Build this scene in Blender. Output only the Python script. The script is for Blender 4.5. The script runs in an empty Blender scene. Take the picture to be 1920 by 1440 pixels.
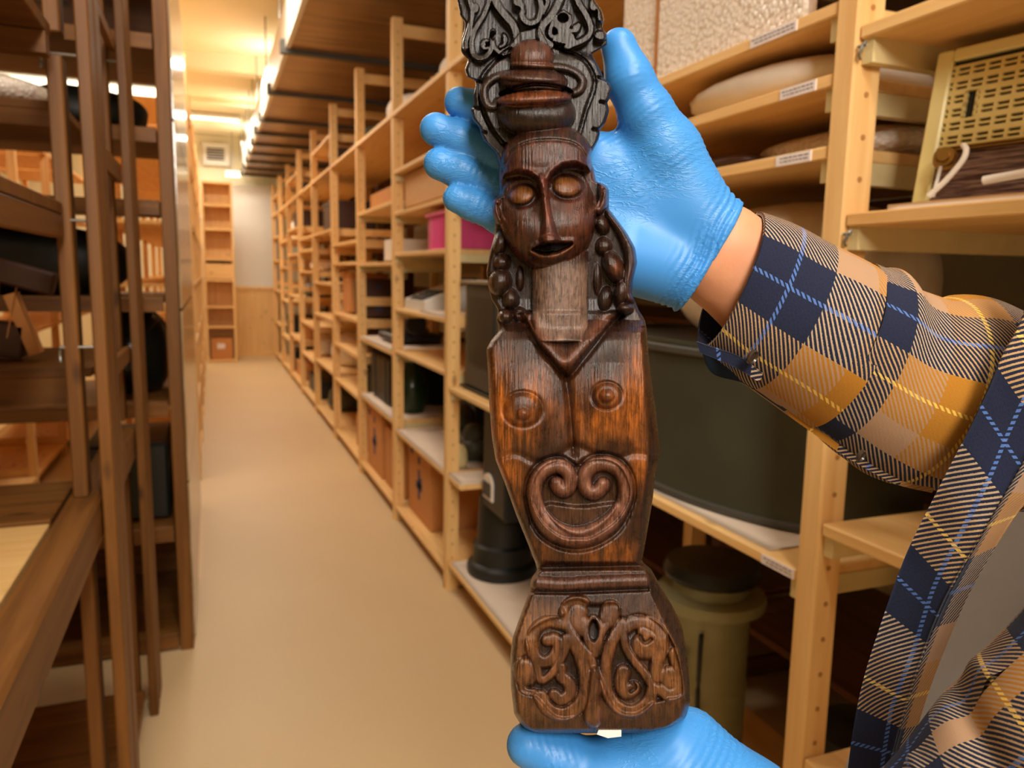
import bpy, math, random
import numpy as np
random.seed(7)
SC = bpy.context.scene
COL = SC.collection
# ------------------------------------------------------------------ camera
F = 1441.0
H = 1.4
M = np.array([[0.932, 0.034, -0.360], [-0.362, 0.138, -0.922], [0.018, 0.990, 0.141]])
_x = M[:, 0] / np.linalg.norm(M[:, 0]); _y = M[:, 1] - _x * (M[:, 1] @ _x); _y /= np.linalg.norm(_y)
M = np.stack([_x, _y, np.cross(_x, _y)], 1)
O = np.array([0, 0, H])
from mathutils import Matrix, Vector
cam_d = bpy.data.cameras.new('camera'); cam = bpy.data.objects.new('camera', cam_d); COL.objects.link(cam)
cam_d.sensor_width = 36.0; cam_d.lens = 36.0 * F / 1920.0; cam_d.clip_start = 0.02; cam_d.clip_end = 60
mw = Matrix.Identity(4)
for i in range(3):
    for j in range(3): mw[i][j] = float(M[i, j])
    mw[i][3] = float(O[i])
cam.matrix_world = mw
cam_d.dof.use_dof = True; cam_d.dof.focus_distance = 0.405; cam_d.dof.aperture_fstop = 12.0
SC.camera = cam
# ------------------------------------------------------------------ world, lights, exposure
SC.view_settings.view_transform = 'Standard'; SC.view_settings.look = 'None'
SC.view_settings.gamma = 1.0; SC.view_settings.use_curve_mapping = False
SC.view_settings.exposure = 0.0
w = bpy.data.worlds.new('world'); SC.world = w; w.use_nodes = True
w.node_tree.nodes['Background'].inputs[0].default_value = (1.0, 0.85, 0.68, 1)
w.node_tree.nodes['Background'].inputs[1].default_value = 0.06

def area(name, loc, target, sx, sy, power, color):
    d = bpy.data.lights.new(name, 'AREA'); d.shape = 'RECTANGLE'; d.size = sx; d.size_y = sy
    d.energy = power; d.color = color
    o = bpy.data.objects.new(name, d); COL.objects.link(o); o.location = loc
    v = Vector(target) - Vector(loc); o.rotation_euler = v.to_track_quat('-Z', 'Y').to_euler()
    return o
WARM = (1.0, 0.91, 0.78)
area('ceiling_and_fill_light', (0.35, -0.7, 3.2), (0.35, 0.3, 1.2), 0.3, 1.2, 42, (1.0, 0.92, 0.82))
area('ceiling_and_fill_light', (-0.1, -1.5, 2.5), (0.75, 1.0, 1.2), 0.6, 0.6, 52, (1.0, 0.92, 0.82))  # unseen fill added behind the camera, no fixture there; brightens the near rack
for yy, pw in ((2.4, 20), (5.2, 36), (8.0, 42), (10.6, 50), (12.4, 34)):
    area('ceiling_and_fill_light', (0.12, yy, 3.25), (0.30, yy, 0), 0.25, 1.2, pw, WARM)
for yy, pw in ((4.2, 20), (7.0, 22), (10.0, 24)):
    area('side_lamp_light', (-1.75, yy, 3.2), (-1.4, yy, 0), 0.25, 1.2, pw, (1.0, 0.66, 0.36))

# ------------------------------------------------------------------ helpers
def mesh_obj(name, verts, faces, mat, parent=None, smooth=False, origin=None, uvs=None, cols=None):
    verts = np.asarray(verts, dtype=np.float64)
    if origin is None: origin = np.zeros(3)
    origin = np.asarray(origin, float)
    me = bpy.data.meshes.new(name)
    loc = (verts - origin)
    if isinstance(faces, np.ndarray):
        n = len(faces); k = faces.shape[1]
        me.vertices.add(len(loc)); me.vertices.foreach_set('co', loc.astype(np.float32).ravel())
        me.loops.add(n * k); me.loops.foreach_set('vertex_index', faces.astype(np.int32).ravel())
        me.polygons.add(n); me.polygons.foreach_set('loop_start', (np.arange(n) * k).astype(np.int32))
        me.polygons.foreach_set('loop_total', np.full(n, k, np.int32))
        me.update(calc_edges=True)
    else:
        me.from_pydata([tuple(v) for v in loc], [], faces); me.update()
    if uvs is not None:
        l = me.uv_layers.new(name='UVMap')
        vi = np.empty(len(me.loops), np.int32); me.loops.foreach_get('vertex_index', vi)
        l.data.foreach_set('uv', np.asarray(uvs, np.float32)[vi].ravel())
    if cols is not None:
        a = me.color_attributes.new('tone', 'FLOAT_COLOR', 'POINT')
        c = np.ones((len(loc), 4), np.float32); c[:, :3] = cols
        a.data.foreach_set('color', c.ravel())
    if smooth: me.polygons.foreach_set('use_smooth', [True] * len(me.polygons))
    me.materials.append(mat); me.validate()
    o = bpy.data.objects.new(name, me); COL.objects.link(o)
    if parent is not None:
        o.parent = parent; o.location = Vector(origin) - world_loc(parent)
    else: o.location = origin
    return o
def world_loc(o):
    v = Vector((0, 0, 0))
    while o is not None: v += o.location; o = o.parent
    return v
def empty(name, loc, label=None, cat=None, group=None):
    o = bpy.data.objects.new(name, None); COL.objects.link(o); o.location = loc; o.empty_display_size = 0.05
    if label: tag(o, label, cat, group)
    return o
def tag(o, label, cat, group=None):
    o['label'] = label; o['category'] = cat
    if group: o['group'] = group
    return o
def box_geo(c, s, ch=0.0):
    c = np.asarray(c, float); hs = np.asarray(s, float) / 2
    if ch <= 0:
        v = np.array([[x, y, z] for x in (-1, 1) for y in (-1, 1) for z in (-1, 1)]) * hs + c
        f = [(0, 1, 3, 2), (4, 6, 7, 5), (0, 4, 5, 1), (2, 3, 7, 6), (0, 2, 6, 4), (1, 5, 7, 3)]
        return v, f
    v = []; idx = {}
    for sx in (-1, 1):
        for sy in (-1, 1):
            for sz in (-1, 1):
                for a in range(3):
                    p = hs * (sx, sy, sz); q = p.copy()
                    for b in range(3):
                        if b != a: q[b] -= ch * (sx, sy, sz)[b]
                    idx[(sx, sy, sz, a)] = len(v); v.append(q + c)
    f = []
    for a in range(3):
        b, d = (a + 1) % 3, (a + 2) % 3
        for s_ in (-1, 1):
            q = []
            for (u, w_) in ((-1, -1), (1, -1), (1, 1), (-1, 1)):
                k = [0, 0, 0]; k[a] = s_; k[b] = u; k[d] = w_; q.append(idx[(*k, a)])
            f.append(tuple(q if s_ > 0 else q[::-1]))
        for (u, w_) in ((-1, -1), (1, -1), (1, 1), (-1, 1)):   # edges along axis a
            k0 = [0, 0, 0]; k0[a] = -1; k0[b] = u; k0[d] = w_
            k1 = list(k0); k1[a] = 1
            q = (idx[(*k0, b)], idx[(*k1, b)], idx[(*k1, d)], idx[(*k0, d)])
            f.append(q if u * w_ < 0 else q[::-1])
    for sx in (-1, 1):
        for sy in (-1, 1):
            for sz in (-1, 1):
                q = tuple(idx[(sx, sy, sz, a)] for a in range(3))
                f.append(q if sx * sy * sz > 0 else q[::-1])
    return np.array(v), f
def box(name, c, s, mat, parent=None, ch=0.0, rz=0.0, rx=0.0, ry=0.0):
    v, f = box_geo((0, 0, 0), s, ch)
    if rz or rx or ry:
        R = np.array(Matrix.Rotation(rz, 3, 'Z') @ Matrix.Rotation(ry, 3, 'Y') @ Matrix.Rotation(rx, 3, 'X')); v = v @ R.T
    return mesh_obj(name, v + np.asarray(c, float), f, mat, parent, origin=c)
def box2(name, lo, hi, mat, parent=None, ch=0.0):
    lo = np.asarray(lo, float); hi = np.asarray(hi, float)
    return box(name, (lo + hi) / 2, hi - lo, mat, parent, ch)
def join_geo(gs):
    V = []; Fc = []; n = 0
    for v, f in gs:
        V.append(np.asarray(v, float)); Fc += [tuple(i + n for i in q) for q in f]; n += len(v)
    return np.concatenate(V), Fc
def lathe_geo(prof, c=(0, 0, 0), n=32, axis='z', sx=1.0, sy=1.0):
    v = []; f = []
    for r, z in prof:
        for k in range(n):
            a = 2 * math.pi * k / n; v.append((r * math.cos(a) * sx, r * math.sin(a) * sy, z))
    m = len(prof)
    for i in range(m - 1):
        for k in range(n):
            k2 = (k + 1) % n; f.append((i * n + k, i * n + k2, (i + 1) * n + k2, (i + 1) * n + k))
    f.append(tuple(range(n))[::-1]); f.append(tuple((m - 1) * n + k for k in range(n)))
    v = np.array(v)
    if axis == 'x': v = v[:, [2, 0, 1]]
    if axis == 'y': v = v[:, [1, 2, 0]]
    return v + np.asarray(c, float), f
def lathe(name, prof, c, mat, parent=None, n=32, axis='z', sx=1.0, sy=1.0):
    v, f = lathe_geo(prof, c, n, axis, sx, sy)
    return mesh_obj(name, v, f, mat, parent, smooth=False, origin=c)
def smooth_angle(o, ang=40):
    me = o.data
    me.polygons.foreach_set('use_smooth', [True] * len(me.polygons))
    try:
        me.set_sharp_from_angle(angle=math.radians(ang))
    except Exception: pass
    return o
def catmull(P, n=8, closed=False):
    P = np.asarray(P, float); out = []
    N = len(P)
    for i in range(N if closed else N - 1):
        if closed: p0, p1, p2, p3 = P[(i - 1) % N], P[i], P[(i + 1) % N], P[(i + 2) % N]
        else: p0, p1, p2, p3 = P[max(i - 1, 0)], P[i], P[i + 1], P[min(i + 2, N - 1)]
        for t in np.linspace(0, 1, n, endpoint=False):
            out.append(0.5 * ((2 * p1) + (-p0 + p2) * t + (2 * p0 - 5 * p1 + 4 * p2 - p3) * t * t + (-p0 + 3 * p1 - 3 * p2 + p3) * t ** 3))
    if not closed: out.append(P[-1])
    return np.array(out)
def tube_geo(P, r, n=10):
    P = np.asarray(P, float); m = len(P); rr = np.full(m, r) if np.isscalar(r) else np.asarray(r)
    T = np.gradient(P, axis=0); T /= np.linalg.norm(T, axis=1)[:, None] + 1e-12
    up = np.array([0, 0, 1.0]) if abs(T[0][2]) < 0.9 else np.array([1.0, 0, 0])
    v = []; f = []
    for i in range(m):
        a = np.cross(T[i], up); a /= np.linalg.norm(a) + 1e-12; b = np.cross(T[i], a); up = -np.cross(T[i], a) if False else up
        for k in range(n):
            t = 2 * math.pi * k / n; v.append(P[i] + rr[i] * (a * math.cos(t) + b * math.sin(t)))
    for i in range(m - 1):
        for k in range(n):
            k2 = (k + 1) % n; f.append((i * n + k, i * n + k2, (i + 1) * n + k2, (i + 1) * n + k))
    f.append(tuple(range(n))); f.append(tuple((m - 1) * n + k for k in range(n))[::-1])
    return np.array(v), f
def tube(name, P, r, mat, parent=None, n=10):
    v, f = tube_geo(P, r, n); return mesh_obj(name, v, f, mat, parent, smooth=True, origin=v.mean(0))
def C(px, py, d):
    c = np.stack([(np.asarray(px, float) - 960) / F * d, (720 - np.asarray(py, float)) / F * d, -np.ones_like(np.asarray(px, float)) * d], -1)
    return c
def toworld(c): return np.asarray(c) @ M.T + O

# ------------------------------------------------------------------ materials
class NT:
    def __init__(s, name):
        s.m = bpy.data.materials.new(name); s.m.use_nodes = True; s.t = s.m.node_tree; s.b = s.t.nodes['Principled BSDF']
    def n(s, typ, **k):
        q = s.t.nodes.new(typ)
        for a, v in k.items(): setattr(q, a, v)
        return q
    def l(s, a, b): s.t.links.new(a, b)
    def math(s, op, a, b=None, c=None):
        q = s.n('ShaderNodeMath', operation=op)
        for i, v in enumerate((a, b, c)):
            if v is None: continue
            if isinstance(v, (int, float)): q.inputs[i].default_value = v
            else: s.l(v, q.inputs[i])
        return q.outputs[0]
    def mix(s, f, a, b):
        q = s.n('ShaderNodeMix', data_type='RGBA')
        for i, v in ((0, f), (6, a), (7, b)):
            if isinstance(v, (int, float)): q.inputs[i].default_value = v
            elif isinstance(v, tuple): q.inputs[i].default_value = (*v[:3], 1)
            else: s.l(v, q.inputs[i])
        return q.outputs[2]
    def bump(s, h, strength=0.3, dist=0.001):
        q = s.n('ShaderNodeBump'); q.inputs['Strength'].default_value = strength; q.inputs['Distance'].default_value = dist
        s.l(h, q.inputs['Height']); s.l(q.outputs[0], s.b.inputs['Normal'])
    def noise(s, vec, scale, detail=3.0, rough=0.5, dist=0.0):
        q = s.n('ShaderNodeTexNoise'); q.inputs['Scale'].default_value = scale; q.inputs['Detail'].default_value = detail
        q.inputs['Roughness'].default_value = rough; q.inputs['Distortion'].default_value = dist
        if vec is not None: s.l(vec, q.inputs['Vector'])
        return q.outputs['Fac']
    def ramp(s, f, pts, const=False):
        q = s.n('ShaderNodeValToRGB'); r = q.color_ramp
        if const: r.interpolation = 'CONSTANT'
        while len(r.elements) < len(pts): r.elements.new(0.5)
        for e, (p, c) in zip(r.elements, pts): e.position = p; e.color = (*c[:3], 1)
        s.l(f, q.inputs[0]); return q.outputs[0]
    def map(s, vec, scale=(1, 1, 1), loc=None):
        q = s.n('ShaderNodeMapping'); q.inputs['Scale'].default_value = scale
        s.l(vec, q.inputs['Vector'])
        if loc is not None: s.l(loc, q.inputs['Location'])
        return q.outputs[0]
def sr(r, g, b):
    def f(x):
        x /= 255.0
        return x / 12.92 if x <= 0.04045 else ((x + 0.055) / 1.055) ** 2.4
    return (f(r), f(g), f(b))
def plain(name, col, rough=0.6, metal=0.0, spec=0.5, var=0.12, scale=30.0, bump=0.0):
    t = NT(name); tc = t.n('ShaderNodeTexCoord')
    n = t.noise(tc.outputs['Object'], scale, 4)
    c = t.mix(n, tuple(x * (1 - var) for x in col), tuple(min(1, x * (1 + var)) for x in col))
    t.l(c, t.b.inputs['Base Color']); t.b.inputs['Roughness'].default_value = rough
    t.b.inputs['Metallic'].default_value = metal; t.b.inputs['Specular IOR Level'].default_value = spec
    if bump: t.bump(n, bump, 0.002)
    return t.m
def wood(name, col, dark, axis, rough=0.5, g=1.0, knots=True):
    t = NT(name); tc = t.n('ShaderNodeTexCoord'); oi = t.n('ShaderNodeObjectInfo')
    cmb = t.n('ShaderNodeCombineXYZ'); r = t.math('MULTIPLY', oi.outputs['Random'], 37.0)
    for i in range(3): t.l(r, cmb.inputs[i])
    s = [34 * g, 34 * g, 34 * g]; s[axis] = 1.8 * g
    v = t.map(tc.outputs['Object'], tuple(s), cmb.outputs[0])
    n1 = t.noise(v, 1.0, 5, 0.6, 0.6)
    s2 = [3.0, 3.0, 3.0]; s2[axis] = .8
    n2 = t.noise(t.map(tc.outputs['Object'], tuple(s2), cmb.outputs[0]), 1.0, 2)
    c = t.ramp(n1, [(0.3, dark), (0.62, col)])
    c2 = t.mix(t.math('MULTIPLY', n2, 0.5), c, tuple(min(1, x * k) for x, k in zip(col, (1.2, 1.12, 1.0))))
    if knots:
        vs = [9, 9, 9]; vs[axis] = 3.4
        vo = t.n('ShaderNodeTexVoronoi'); vo.inputs['Scale'].default_value = 1.0
        t.l(t.map(tc.outputs['Object'], tuple(vs), cmb.outputs[0]), vo.inputs['Vector'])
        k = t.ramp(vo.outputs['Distance'], [(0.055, (1, 1, 1)), (0.12, (0, 0, 0))])
        c2 = t.mix(t.math('MULTIPLY', k, 0.75), c2, tuple(x * 0.35 for x in dark))
    t.l(c2, t.b.inputs['Base Color']); t.b.inputs['Roughness'].default_value = rough
    t.b.inputs['Specular IOR Level'].default_value = 0.35
    t.bump(n1, 0.15, 0.0008)
    return t.m
PINE = sr(243, 200, 136); PINE_D = sr(224, 168, 100)
pine = [wood('pine_grain_%s' % 'xyz'[i], PINE, PINE_D, i) for i in range(3)]
OR = sr(126, 82, 34); OR_D = sr(80, 48, 18)
old = [wood('aged_pine_grain_%s' % 'xyz'[i], OR, OR_D, i) for i in range(3)]
ply = wood('plywood_top', sr(240, 198, 132), sr(216, 164, 98), 0, 0.4, 0.7)
M_cream = plain('cream_cleat', sr(225, 205, 150), 0.55)
M_steel = plain('bracket_steel', sr(150, 150, 145), 0.35, 0.9)
M_paper = plain('white_paper', sr(235, 215, 195), 0.8, var=0.06, scale=8, bump=0.3)
M_label = plain('label_paper', sr(240, 228, 224), 0.7)
M_ink = plain('label_ink', sr(110, 100, 105), 0.8)
M_black = plain('black_metal', sr(22, 26, 22), 0.45)
M_dgreen = plain('dark_olive_metal', sr(60, 60, 44), 0.55, 0.1, var=0.3, scale=9)
M_olive = plain('olive_enamel', sr(150, 146, 108), 0.45, 0.1, var=0.25, scale=12)
M_card = plain('cardboard', sr(206, 140, 76), 0.8, var=0.08)
M_blue_print = plain('blue_print', sr(58, 62, 100), 0.8)
M_pink = plain('pink_plastic', sr(226, 78, 140), 0.4)
M_darkwood = plain('dark_brown_wood', sr(66, 36, 20), 0.5, var=0.3)
M_hole = plain('peg_hole_dark', sr(176, 124, 68), 0.9)
M_cloth_grey = plain('grey_cloth', sr(120, 112, 96), 0.85, var=0.2, scale=6, bump=0.4)
M_gold = plain('aged_brass', sr(150, 110, 50), 0.35, 0.8)
M_white = plain('white_plastic', sr(225, 220, 210), 0.5)
M_offw = plain('off_white_wrap', sr(240, 228, 212), 0.6, var=0.08, scale=22, bump=1.0)
M_dgrey = plain('dark_grey_metal', sr(70, 68, 60), 0.5)

# ------------------------------------------------------------------ room shell
def struct(o): o['kind'] = 'structure'; return o
t = NT('floor_coating'); tc = t.n('ShaderNodeTexCoord')
n = t.noise(tc.outputs['Object'], 1.2, 3); n2 = t.noise(tc.outputs['Object'], 90, 4)
c = t.mix(n, sr(214, 184, 140), sr(226, 198, 152)); c = t.mix(t.math('MULTIPLY', n2, 0.25), c, sr(200, 168, 124))
t.l(c, t.b.inputs['Base Color']); t.b.inputs['Roughness'].default_value = 0.45; t.b.inputs['Specular IOR Level'].default_value = 0.3
M_floor = t.m
M_wall = plain('wall_paint', sr(242, 232, 200), 0.8, var=0.03, scale=4)
M_ceil = plain('ceiling_paint', sr(248, 240, 210), 0.8, var=0.03, scale=4)
M_panel_grey = plain('grey_wall_panel', sr(236, 230, 218), 0.7, var=0.04, scale=3)
struct(box2('floor', (-3.4, -2.6, -0.1), (2.4, 13.6, 0.0), M_floor))
struct(box2('ceiling', (-3.4, -2.6, 3.5), (2.4, 13.6, 3.6), M_ceil))
struct(box2('wall_left', (-3.5, -2.6, 0), (-3.4, 13.6, 3.5), M_wall))
struct(box2('wall_right', (2.3, -2.6, 0), (2.4, 13.5, 3.5), M_wall))
struct(box2('wall_back', (-3.4, 13.5, 0), (2.3, 13.6, 3.5), M_wall))
struct(box2('wall_front', (-3.4, -2.7, 0), (2.3, -2.6, 3.5), M_wall))
# ceiling beams and board joints
for i, (yy, hh, dd) in enumerate(((5.3, 0.03, 0.05), (8.45, 0.16, 0.22), (9.2, 0.05, 0.5), (10.6, 0.06, 0.1), (3.0, .03, .05))):
    struct(box2('trim_%d' % (i + 1), (-3.4, yy, 3.5 - hh), (2.3, yy + dd, 3.5), M_ceil))
# pale grey screen panel and wooden board closing the aisle
p = empty('wall_screen', (0.68, 13.3, 0), 'tall pale grey screen above a wooden board at the aisle end', 'screen')
box2('grey_sheet', (0.34, 13.30, 1.12), (1.04, 13.36, 2.74), M_panel_grey, p, 0.01)
box2('wooden_board', (0.36, 13.28, 0.03), (1.04, 13.34, 1.1), pine[2], p, 0.01)
box2('top_strip', (0.34, 13.26, 1.08), (1.04, 13.34, 1.13), pine[0], p)
box2('foot_strip', (0.34, 13.25, 0.0), (1.04, 13.34, 0.06), pine[0], p)
# air vent unit on the far wall
p = empty('wall_vent', (0.17, 13.35, 3.1), 'white square air vent high on the far wall', 'air vent')
box2('housing', (-0.06, 13.38, 3.02), (0.36, 13.5, 3.38), M_white, p, 0.02)
for k in range(5):
    box('vent_slat', (0.14, 13.37, 3.12 + k * 0.04), (0.26, 0.02, 0.018), M_dgrey, p, rx=0.5)
# lamp glowing at the far end
t = NT('lamp_glow'); t.b.inputs['Emission Color'].default_value = (1, .86, .6, 1); t.b.inputs['Emission Strength'].default_value = 4.0
t.b.inputs['Base Color'].default_value = (.9, .85, .7, 1); M_glow = t.m
def lamp(x, y, z, label, ln=1.2, along='y'):
    p = empty('tube_lamp', (x, y, z), label, 'ceiling lamp')
    s = (0.16, ln, 0.05) if along == 'y' else (ln, 0.16, 0.05)
    box('lamp_housing', (x, y, z + 0.04), s, M_white, p, 0.01)
    v, f = lathe_geo([(0.0, -ln * .48), (0.018, -ln * .48), (0.018, ln * .48), (0, ln * .48)], (x, y, z), 10, along)
    mesh_obj('tube', v, f, M_glow, p, origin=(x, y, z))
    vv, ff = lathe_geo([(.004, 0), (.004, 3.5 - z - .065)], (x, y, z + .065), 8); mesh_obj('hanger', vv, ff, M_steel, p, origin=(x, y, z + .065))
lamp(0.38, 13.0, 2.84, 'short glowing lamp on the far wall beside the duct end', 0.22, 'x')
lamp(0.05, 11.6, 3.42, 'fluorescent tube lamp across the far ceiling', 0.8, 'x')
lamp(-.62, 4.05, 2.2, 'bright fluorescent tube seen through the left near rack', 0.9, 'x')
lamp(-.55, 12.5, 3.1, 'glowing tube lamp behind the far left rack posts', 0.5, 'x')
# ------------------------------------------------------------------ duct above the right rack
t = NT('brown_translucent_deck'); tc = t.n('ShaderNodeTexCoord')
v = t.map(tc.outputs['Object'], (1.2, 22, 1)); n = t.noise(v, 1.0, 4, 0.6, 0.4)
c = t.ramp(n, [(0.3, sr(110, 80, 44)), (0.7, sr(176, 134, 84))])
t.l(c, t.b.inputs['Base Color']); t.b.inputs['Roughness'].default_value = 0.3; t.b.inputs['Metallic'].default_value = 0.3
M_deck = t.m
p = empty('ventilation_duct', (1.2, 7.5, 2.9), 'long suspended duct with brown metal underside above the right rack', 'duct')
box2('side_face', (0.53, -1.0, 2.9), (0.56, 13.2, 3.2), M_white, p)
box2('top_face', (0.56, -1.0, 3.17), (2.0, 13.2, 3.2), M_white, p)
ys = [-1.0, 1.2, 3.4, 5.75, 7.1, 8.4, 9.2, 10.0, 10.8, 11.6, 12.4, 13.2]
for a, b in zip(ys[:-1], ys[1:]):
    box2('deck_board', (0.56, a + 0.05, 2.9), (2.0, b - 0.05, 2.93), M_deck, p)
    box2('joint_flange', (0.5, b - 0.05, 2.87), (2.0, b - 0.01, 2.96), M_dgrey, p)
    box2('joint_flange', (0.5, b + 0.02, 2.88), (2.0, b + 0.05, 2.96), M_dgrey, p)
    v, f = lathe_geo([(0.006, 0), (0.006, 0.42)], (0.5, b, 3.1), 8); mesh_obj('hanger_rod', v, f, M_steel, p, origin=(0.5, b, 3.1))

# ------------------------------------------------------------------ right rack
XR = 0.93; PW = 0.046; PD = 0.055; XB = 1.50
PY = [-0.16, 0.985, 2.07, 3.16, 4.2, 5.3, 6.48, 7.75, 9.05, 10.35, 11.6, 12.9]
LEV = {0: [0.09, 0.575, 1.0, 1.505, 1.785, 2.237], 1: [0.09, 0.90, 1.615, 1.727, 1.835, 2.237],
       2: [0.14, 0.92, 1.73, 2.237], 3: [0.09, 0.53, 0.98, 1.21, 1.505, 1.72, 1.94, 2.237],
       4: [0.09, 0.57, 0.96, 1.46, 1.79, 2.237], 5: [0.09, 0.53, 0.82, 1.07, 1.47, 1.62, 2.237],
       6: [0.09, 0.55, 1.0, 1.3, 1.75, 2.237, 2.5], 7: [0.09, 0.5, 0.85, 1.4, 1.62, 1.75, 2.237], 8: [0.09, 0.6, 1.1, 1.6, 1.9, 2.237, 2.5],
       9: [0.09, 0.5, 1.0, 1.45, 1.8, 2.237], 10: [0.09, 0.6, 1.1, 1.55, 1.9, 2.237, 2.5]}
rack = empty('shelving_rack', (1.2, 6.4, 0), 'long pine shelving rack along the right side of the aisle', 'shelving rack')
rack2 = empty('shelving_rack', (1.85, 6.4, 0), 'second pine rack row standing behind the right rack', 'shelving rack')
for i, y in enumerate(PY):
    near = i <= 2
    ch = 0.004 if near else 0.0
    po = box2('post', (XR, y - PW / 2, 0), (XR + PD, y + PW / 2, 2.72), pine[2], rack, ch)
    box2('post', (XB - PD, y - PW / 2, 0), (XB, y + PW / 2, 2.72), pine[2], rack)
    if i < 7:
        gs = [lathe_geo([(0.0045, 0), (0.0045, 0.0014)], (XR + PD * .5, y - PW / 2 - 0.001, 0.15 + 0.064 * k), 10, 'y') for k in range(40)]
        v, f = join_geo(gs); o = mesh_obj('peg_holes', v, f, M_hole, po, origin=(XR + PD * .5, y, 0.15)); o['kind'] = 'stuff'
    for z in (0.04, 1.2, 2.66):
        box2('cross_rail', (XR + PD, y - 0.012, z - 0.03), (XB - PD, y + 0.012, z + 0.03), pine[0], rack)
    box2('post', (XB + 0.06, y - PW / 2, 0), (XB + 0.06 + PD, y + PW / 2, 2.72), old[2], rack2)
    for z in (0.04, 2.66):
        box2('cross_rail', (XB + 0.06 + PD, y - 0.012, z - 0.03), (2.2, y + 0.012, z + 0.03), old[0], rack2)
TH = 0.021
for b in range(len(PY) - 1):
    y0, y1 = PY[b] + PW / 2, PY[b + 1] - PW / 2
    for z in LEV[b]:
        if z == 2.237:
            box2('shelf', (XR - 0.005, PY[b], z - TH), (XB, PY[b + 1] - 0.001, z), pine[1], rack); continue
        if b == 10 and z > 2.3: pass
        sh = box2('shelf', (XR + 0.004, y0 + 0.002, z - TH), (XB, y1 - 0.002, z), pine[1], rack, 0.0025 if b < 4 else 0)
        for yy in (y0 + 0.012, y1 - 0.012):
            box2('cleat', (XR + 0.012, yy - 0.010, z - TH - 0.036), (XB - 0.02, yy + 0.010, z - TH), M_cream if b < 5 else pine[0], rack)
    for z in (0.3, 0.8, 1.25, 1.6, 1.95, 2.3):
        box2('shelf', (XB + 0.065, y0 + 0.002, z - TH), (2.2, y1 - 0.002, z), old[1], rack2)
box2('shelf', (XR + 0.004, 2.955, .53 - TH), (1.44, 3.135, .53), pine[1], rack, .002)
# brackets (steel clips) at the near post
for z, yy in ((1.785 - TH, PY[1] - PW / 2), (1.505 - TH, PY[1] - PW / 2)):
    P = [(XR + 0.004, yy - 0.014, z - 0.006), (XR + 0.0, yy - 0.014, z - 0.012), (XR - 0.002, yy - 0.010, z - 0.024), (XR + 0.004, yy - 0.006, z - 0.03)]
    tube('clip', catmull(P, 5), 0.0025, M_steel, rack, 8)
    tube('clip', [(XR + 0.0, yy - 0.02, z - 0.012), (XR + 0.0, yy - 0.004, z - 0.012)], 0.0025, M_steel, rack, 8)
# shelf edge labels
def shelf_label(y0, y1, z, text_label):
    p = box2('shelf_label', (XR + 0.0015, y0, z - 0.0195), (XR + 0.004, y1, z - 0.002), M_label, None)
    tag(p, text_label, 'label')
    gs = []
    for r in range(2):
        yy = y0 + 0.006
        while yy < y1 - 0.012:
            wd = random.uniform(0.004, 0.012)
            gs.append(box_geo((XR + 0.0012, yy + wd / 2, z - 0.0075 - r * 0.006), (0.0006, wd, 0.0018))); yy += wd + 0.003
    v, f = join_geo(gs); o = mesh_obj('lettering', v, f, M_ink, p, origin=(XR + 0.001, y0, z)); o['kind'] = 'stuff'
shelf_label(1.045, 1.13, 1.727, 'white label on the shelf edge under the paper-wrapped bundle')
shelf_label(1.045, 1.13, 1.615, 'white label on the shelf edge under the wrapped brown carving')
shelf_label(1.10, 1.22, 1.835, 'white label on the shelf edge below the bubble-wrapped panels')
shelf_label(1.015, 1.10, 0.90, 'white label on the shelf edge below the big dark tub')

# ------------------------------------------------------------------ soft sheets (paper, wraps)
def sheet(name, x0, x1, y0, y1, z, mat, label, cat, h=0.012, seed=0, thick=0.0008, group=None, nn=22):
    rs = np.random.RandomState(seed)
    xs = np.linspace(x0, x1, nn); ysn = np.linspace(y0, y1, nn)
    X, Y = np.meshgrid(xs, ysn, indexing='ij'); Z = np.zeros_like(X)
    for k in range(7):
        fx, fy, ph = rs.uniform(-30, 30), rs.uniform(-18, 18), rs.uniform(0, 6)
        Z += np.abs(np.sin(fx * X + fy * Y + ph)) * h / 7
    Z += z + 0.0015
    top = np.stack([X, Y, Z + thick], -1).reshape(-1, 3); bot = np.stack([X, Y, Z * 0 + z + 0.0005], -1).reshape(-1, 3)
    V = np.concatenate([top, bot]); f = []; N = nn * nn
    for i in range(nn - 1):
        for j in range(nn - 1):
            a = i * nn + j; q = (a, a + nn, a + nn + 1, a + 1); f.append(q); f.append(tuple(x + N for x in q[::-1]))
    rim = [i * nn for i in range(nn)] + [(nn - 1) * nn + j for j in range(1, nn)] + [i * nn + nn - 1 for i in range(nn - 2, -1, -1)] + [j for j in range(nn - 2, 0, -1)]
    for a, b in zip(rim, rim[1:] + rim[:1]): f.append((a + N, b + N, b, a)[::-1])
    o = mesh_obj(name, V, f, mat, None, True, origin=((x0 + x1) / 2, (y0 + y1) / 2, z)); tag(o, label, cat, group); return o
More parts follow.
